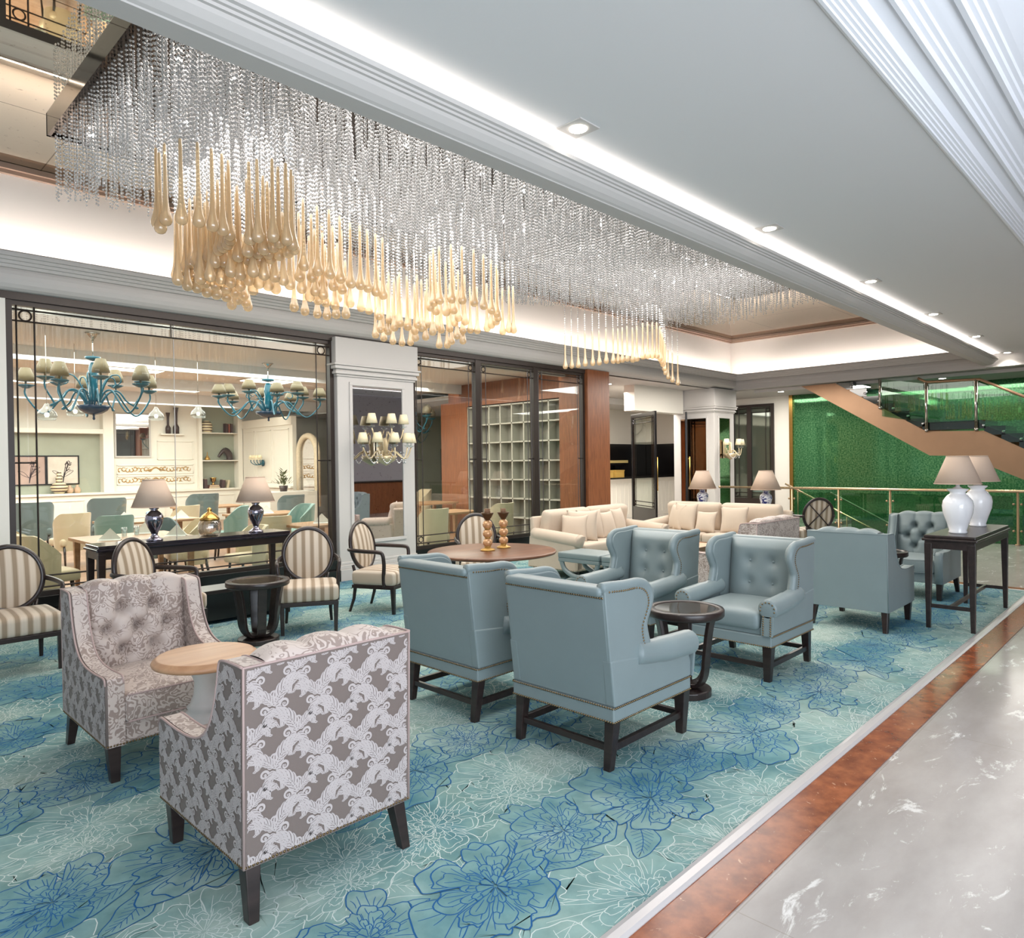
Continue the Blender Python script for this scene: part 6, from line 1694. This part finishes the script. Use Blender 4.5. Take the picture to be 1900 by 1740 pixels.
t = empty('reception_desk', (13.6, -2.9, -.012)); tag(t, 'brown wooden reception desk seen in the pillar mirror', 'desk')
b = MB(); b.box(-1.8, 1.8, -.3, .3, 0, 1.05); b.build('front', M['column_wood'], t, bevel=.01)
b = MB(); b.box(-1.9, 1.9, -.4, .36, 1.05, 1.1); b.build('desk_top', M['dark_wood'], t, bevel=.01)
b = MB(); b.box(-1.9, -.4, -.7, -.66, 1.1, 2.6); b.build('back_panel', M['black'], t)

# ------------------------------------------------------------------ lamps of the room
def downlight(loc, lab, group, square=True, r=.055, power=25, spot=True, big=1.0):
    t = empty('downlight', loc); tag(t, lab, 'downlight', group)
    b = MB()
    if square: b.box(-.095 * big, .095 * big, -.095 * big, .095 * big, -.008, 0)
    else: b.lathe([(r, -.008), (r * 1.3, -.008), (r * 1.35, 0)], 20)
    b.build('trim_plate', M['white_plaster'], t)
    b = MB(); b.lathe([(0, -.012), (r, -.012), (r, -.002)], 24, smooth=False); b.build('lens', M['lamp_led'], t)
    if spot:
        l = bpy.data.lights.new('downlight_beam', 'SPOT'); l.energy = power; l.spot_size = R(120); l.spot_blend = .8; l.color = (1, .95, .88); l.shadow_soft_size = .06
        o = bpy.data.objects.new('downlight_beam', l); COL.objects.link(o); o.parent = t; o.location = (0, 0, -.03)
    return t
nm = ['nearest', 'second nearest', 'third', 'fourth', 'fifth', 'farthest']
for i in range(6):
    downlight((3.43 + 2.71 * i, 2.745, CZ), 'square recessed downlight beside the cove beam, %s of its row' % nm[i], 'downlights along the cove beam', power=60)
for i, (x, y, w_) in enumerate(((18.6, 8.05, 'near the pillar'), (18.6, 6.1, 'above the top of the green glass'), (18.6, 4.25, 'above the stair landing'))):
    downlight((x, y, 3.47), 'round downlight in the far soffit %s' % w_, 'downlights in the far soffit', False, .07, 60)
downlight((13.4, 9.9, 3.47), 'round downlight in the soffit outside the bar doors', 'downlights in the far soffit', False, .06, 60)
for x, y, lab in ((2.0, 9.15, 'small round downlight behind the top left corner of the big window'), (3.35, 9.15, 'small round downlight behind the middle of the big window top'), (4.7, 9.15, 'small round downlight behind the top right corner of the big window'), (7.6, 9.7, 'small round downlight behind the window right of the pillar')):
    downlight((x, y, RZ), lab, 'small downlights behind the glass', False, .06, 20)
# ---- glow
bg.inputs[1].default_value = 0.46
SC.view_settings.exposure = 0.34
area('chandelier_glow', (6.6, 5.9, 4.755), 9.4, 165, (1, .955, .90), sy=3.0)
area('lounge_glow', (6.6, 5.9, 3.98), 9.4, 290, (1, .955, .90), sy=3.0)
area('passage_glow', (8.0, 2.0, 3.66), 17, 60, (1, .96, .92), sy=.7)
area('entrance_window', (-0.6, -4.0, 1.9), 8.4, 520, (.82, .90, 1.0), rot=(R(110), 0, 0), sy=3.4)
area('far_glow', (14.5, 7.2, 3.44), 3, 190, (1, .95, .88), sy=2.4)  # fill without a fixture, added to brighten the far pillar
area('far_glow', (18.4, 4.5, 3.42), 1.2, 300, (1, .95, .88), sy=9)
area('restaurant_glow', (4.0, 12.6, 3.42), 7, 440, (1, .985, .965), sy=5)
area('restaurant_glow', (4.5, 18.3, 3.3), 8, 520, (1, .985, .965), sy=5)
area('restaurant_glow', (9.3, 11.2, 3.42), 2.2, 150, (1, .94, .86), sy=3.4)  # added fill that lifts the dark shelving behind the narrow windows
area('restaurant_glow', (15.5, 16.5, 3.4), 6, 420, (1, .94, .86), sy=5)
area('bar_glow', (14.2, 10.8, 3.3), 3.5, 230, (1, .94, .86), sy=2)  # unseen area light added to brighten the bar
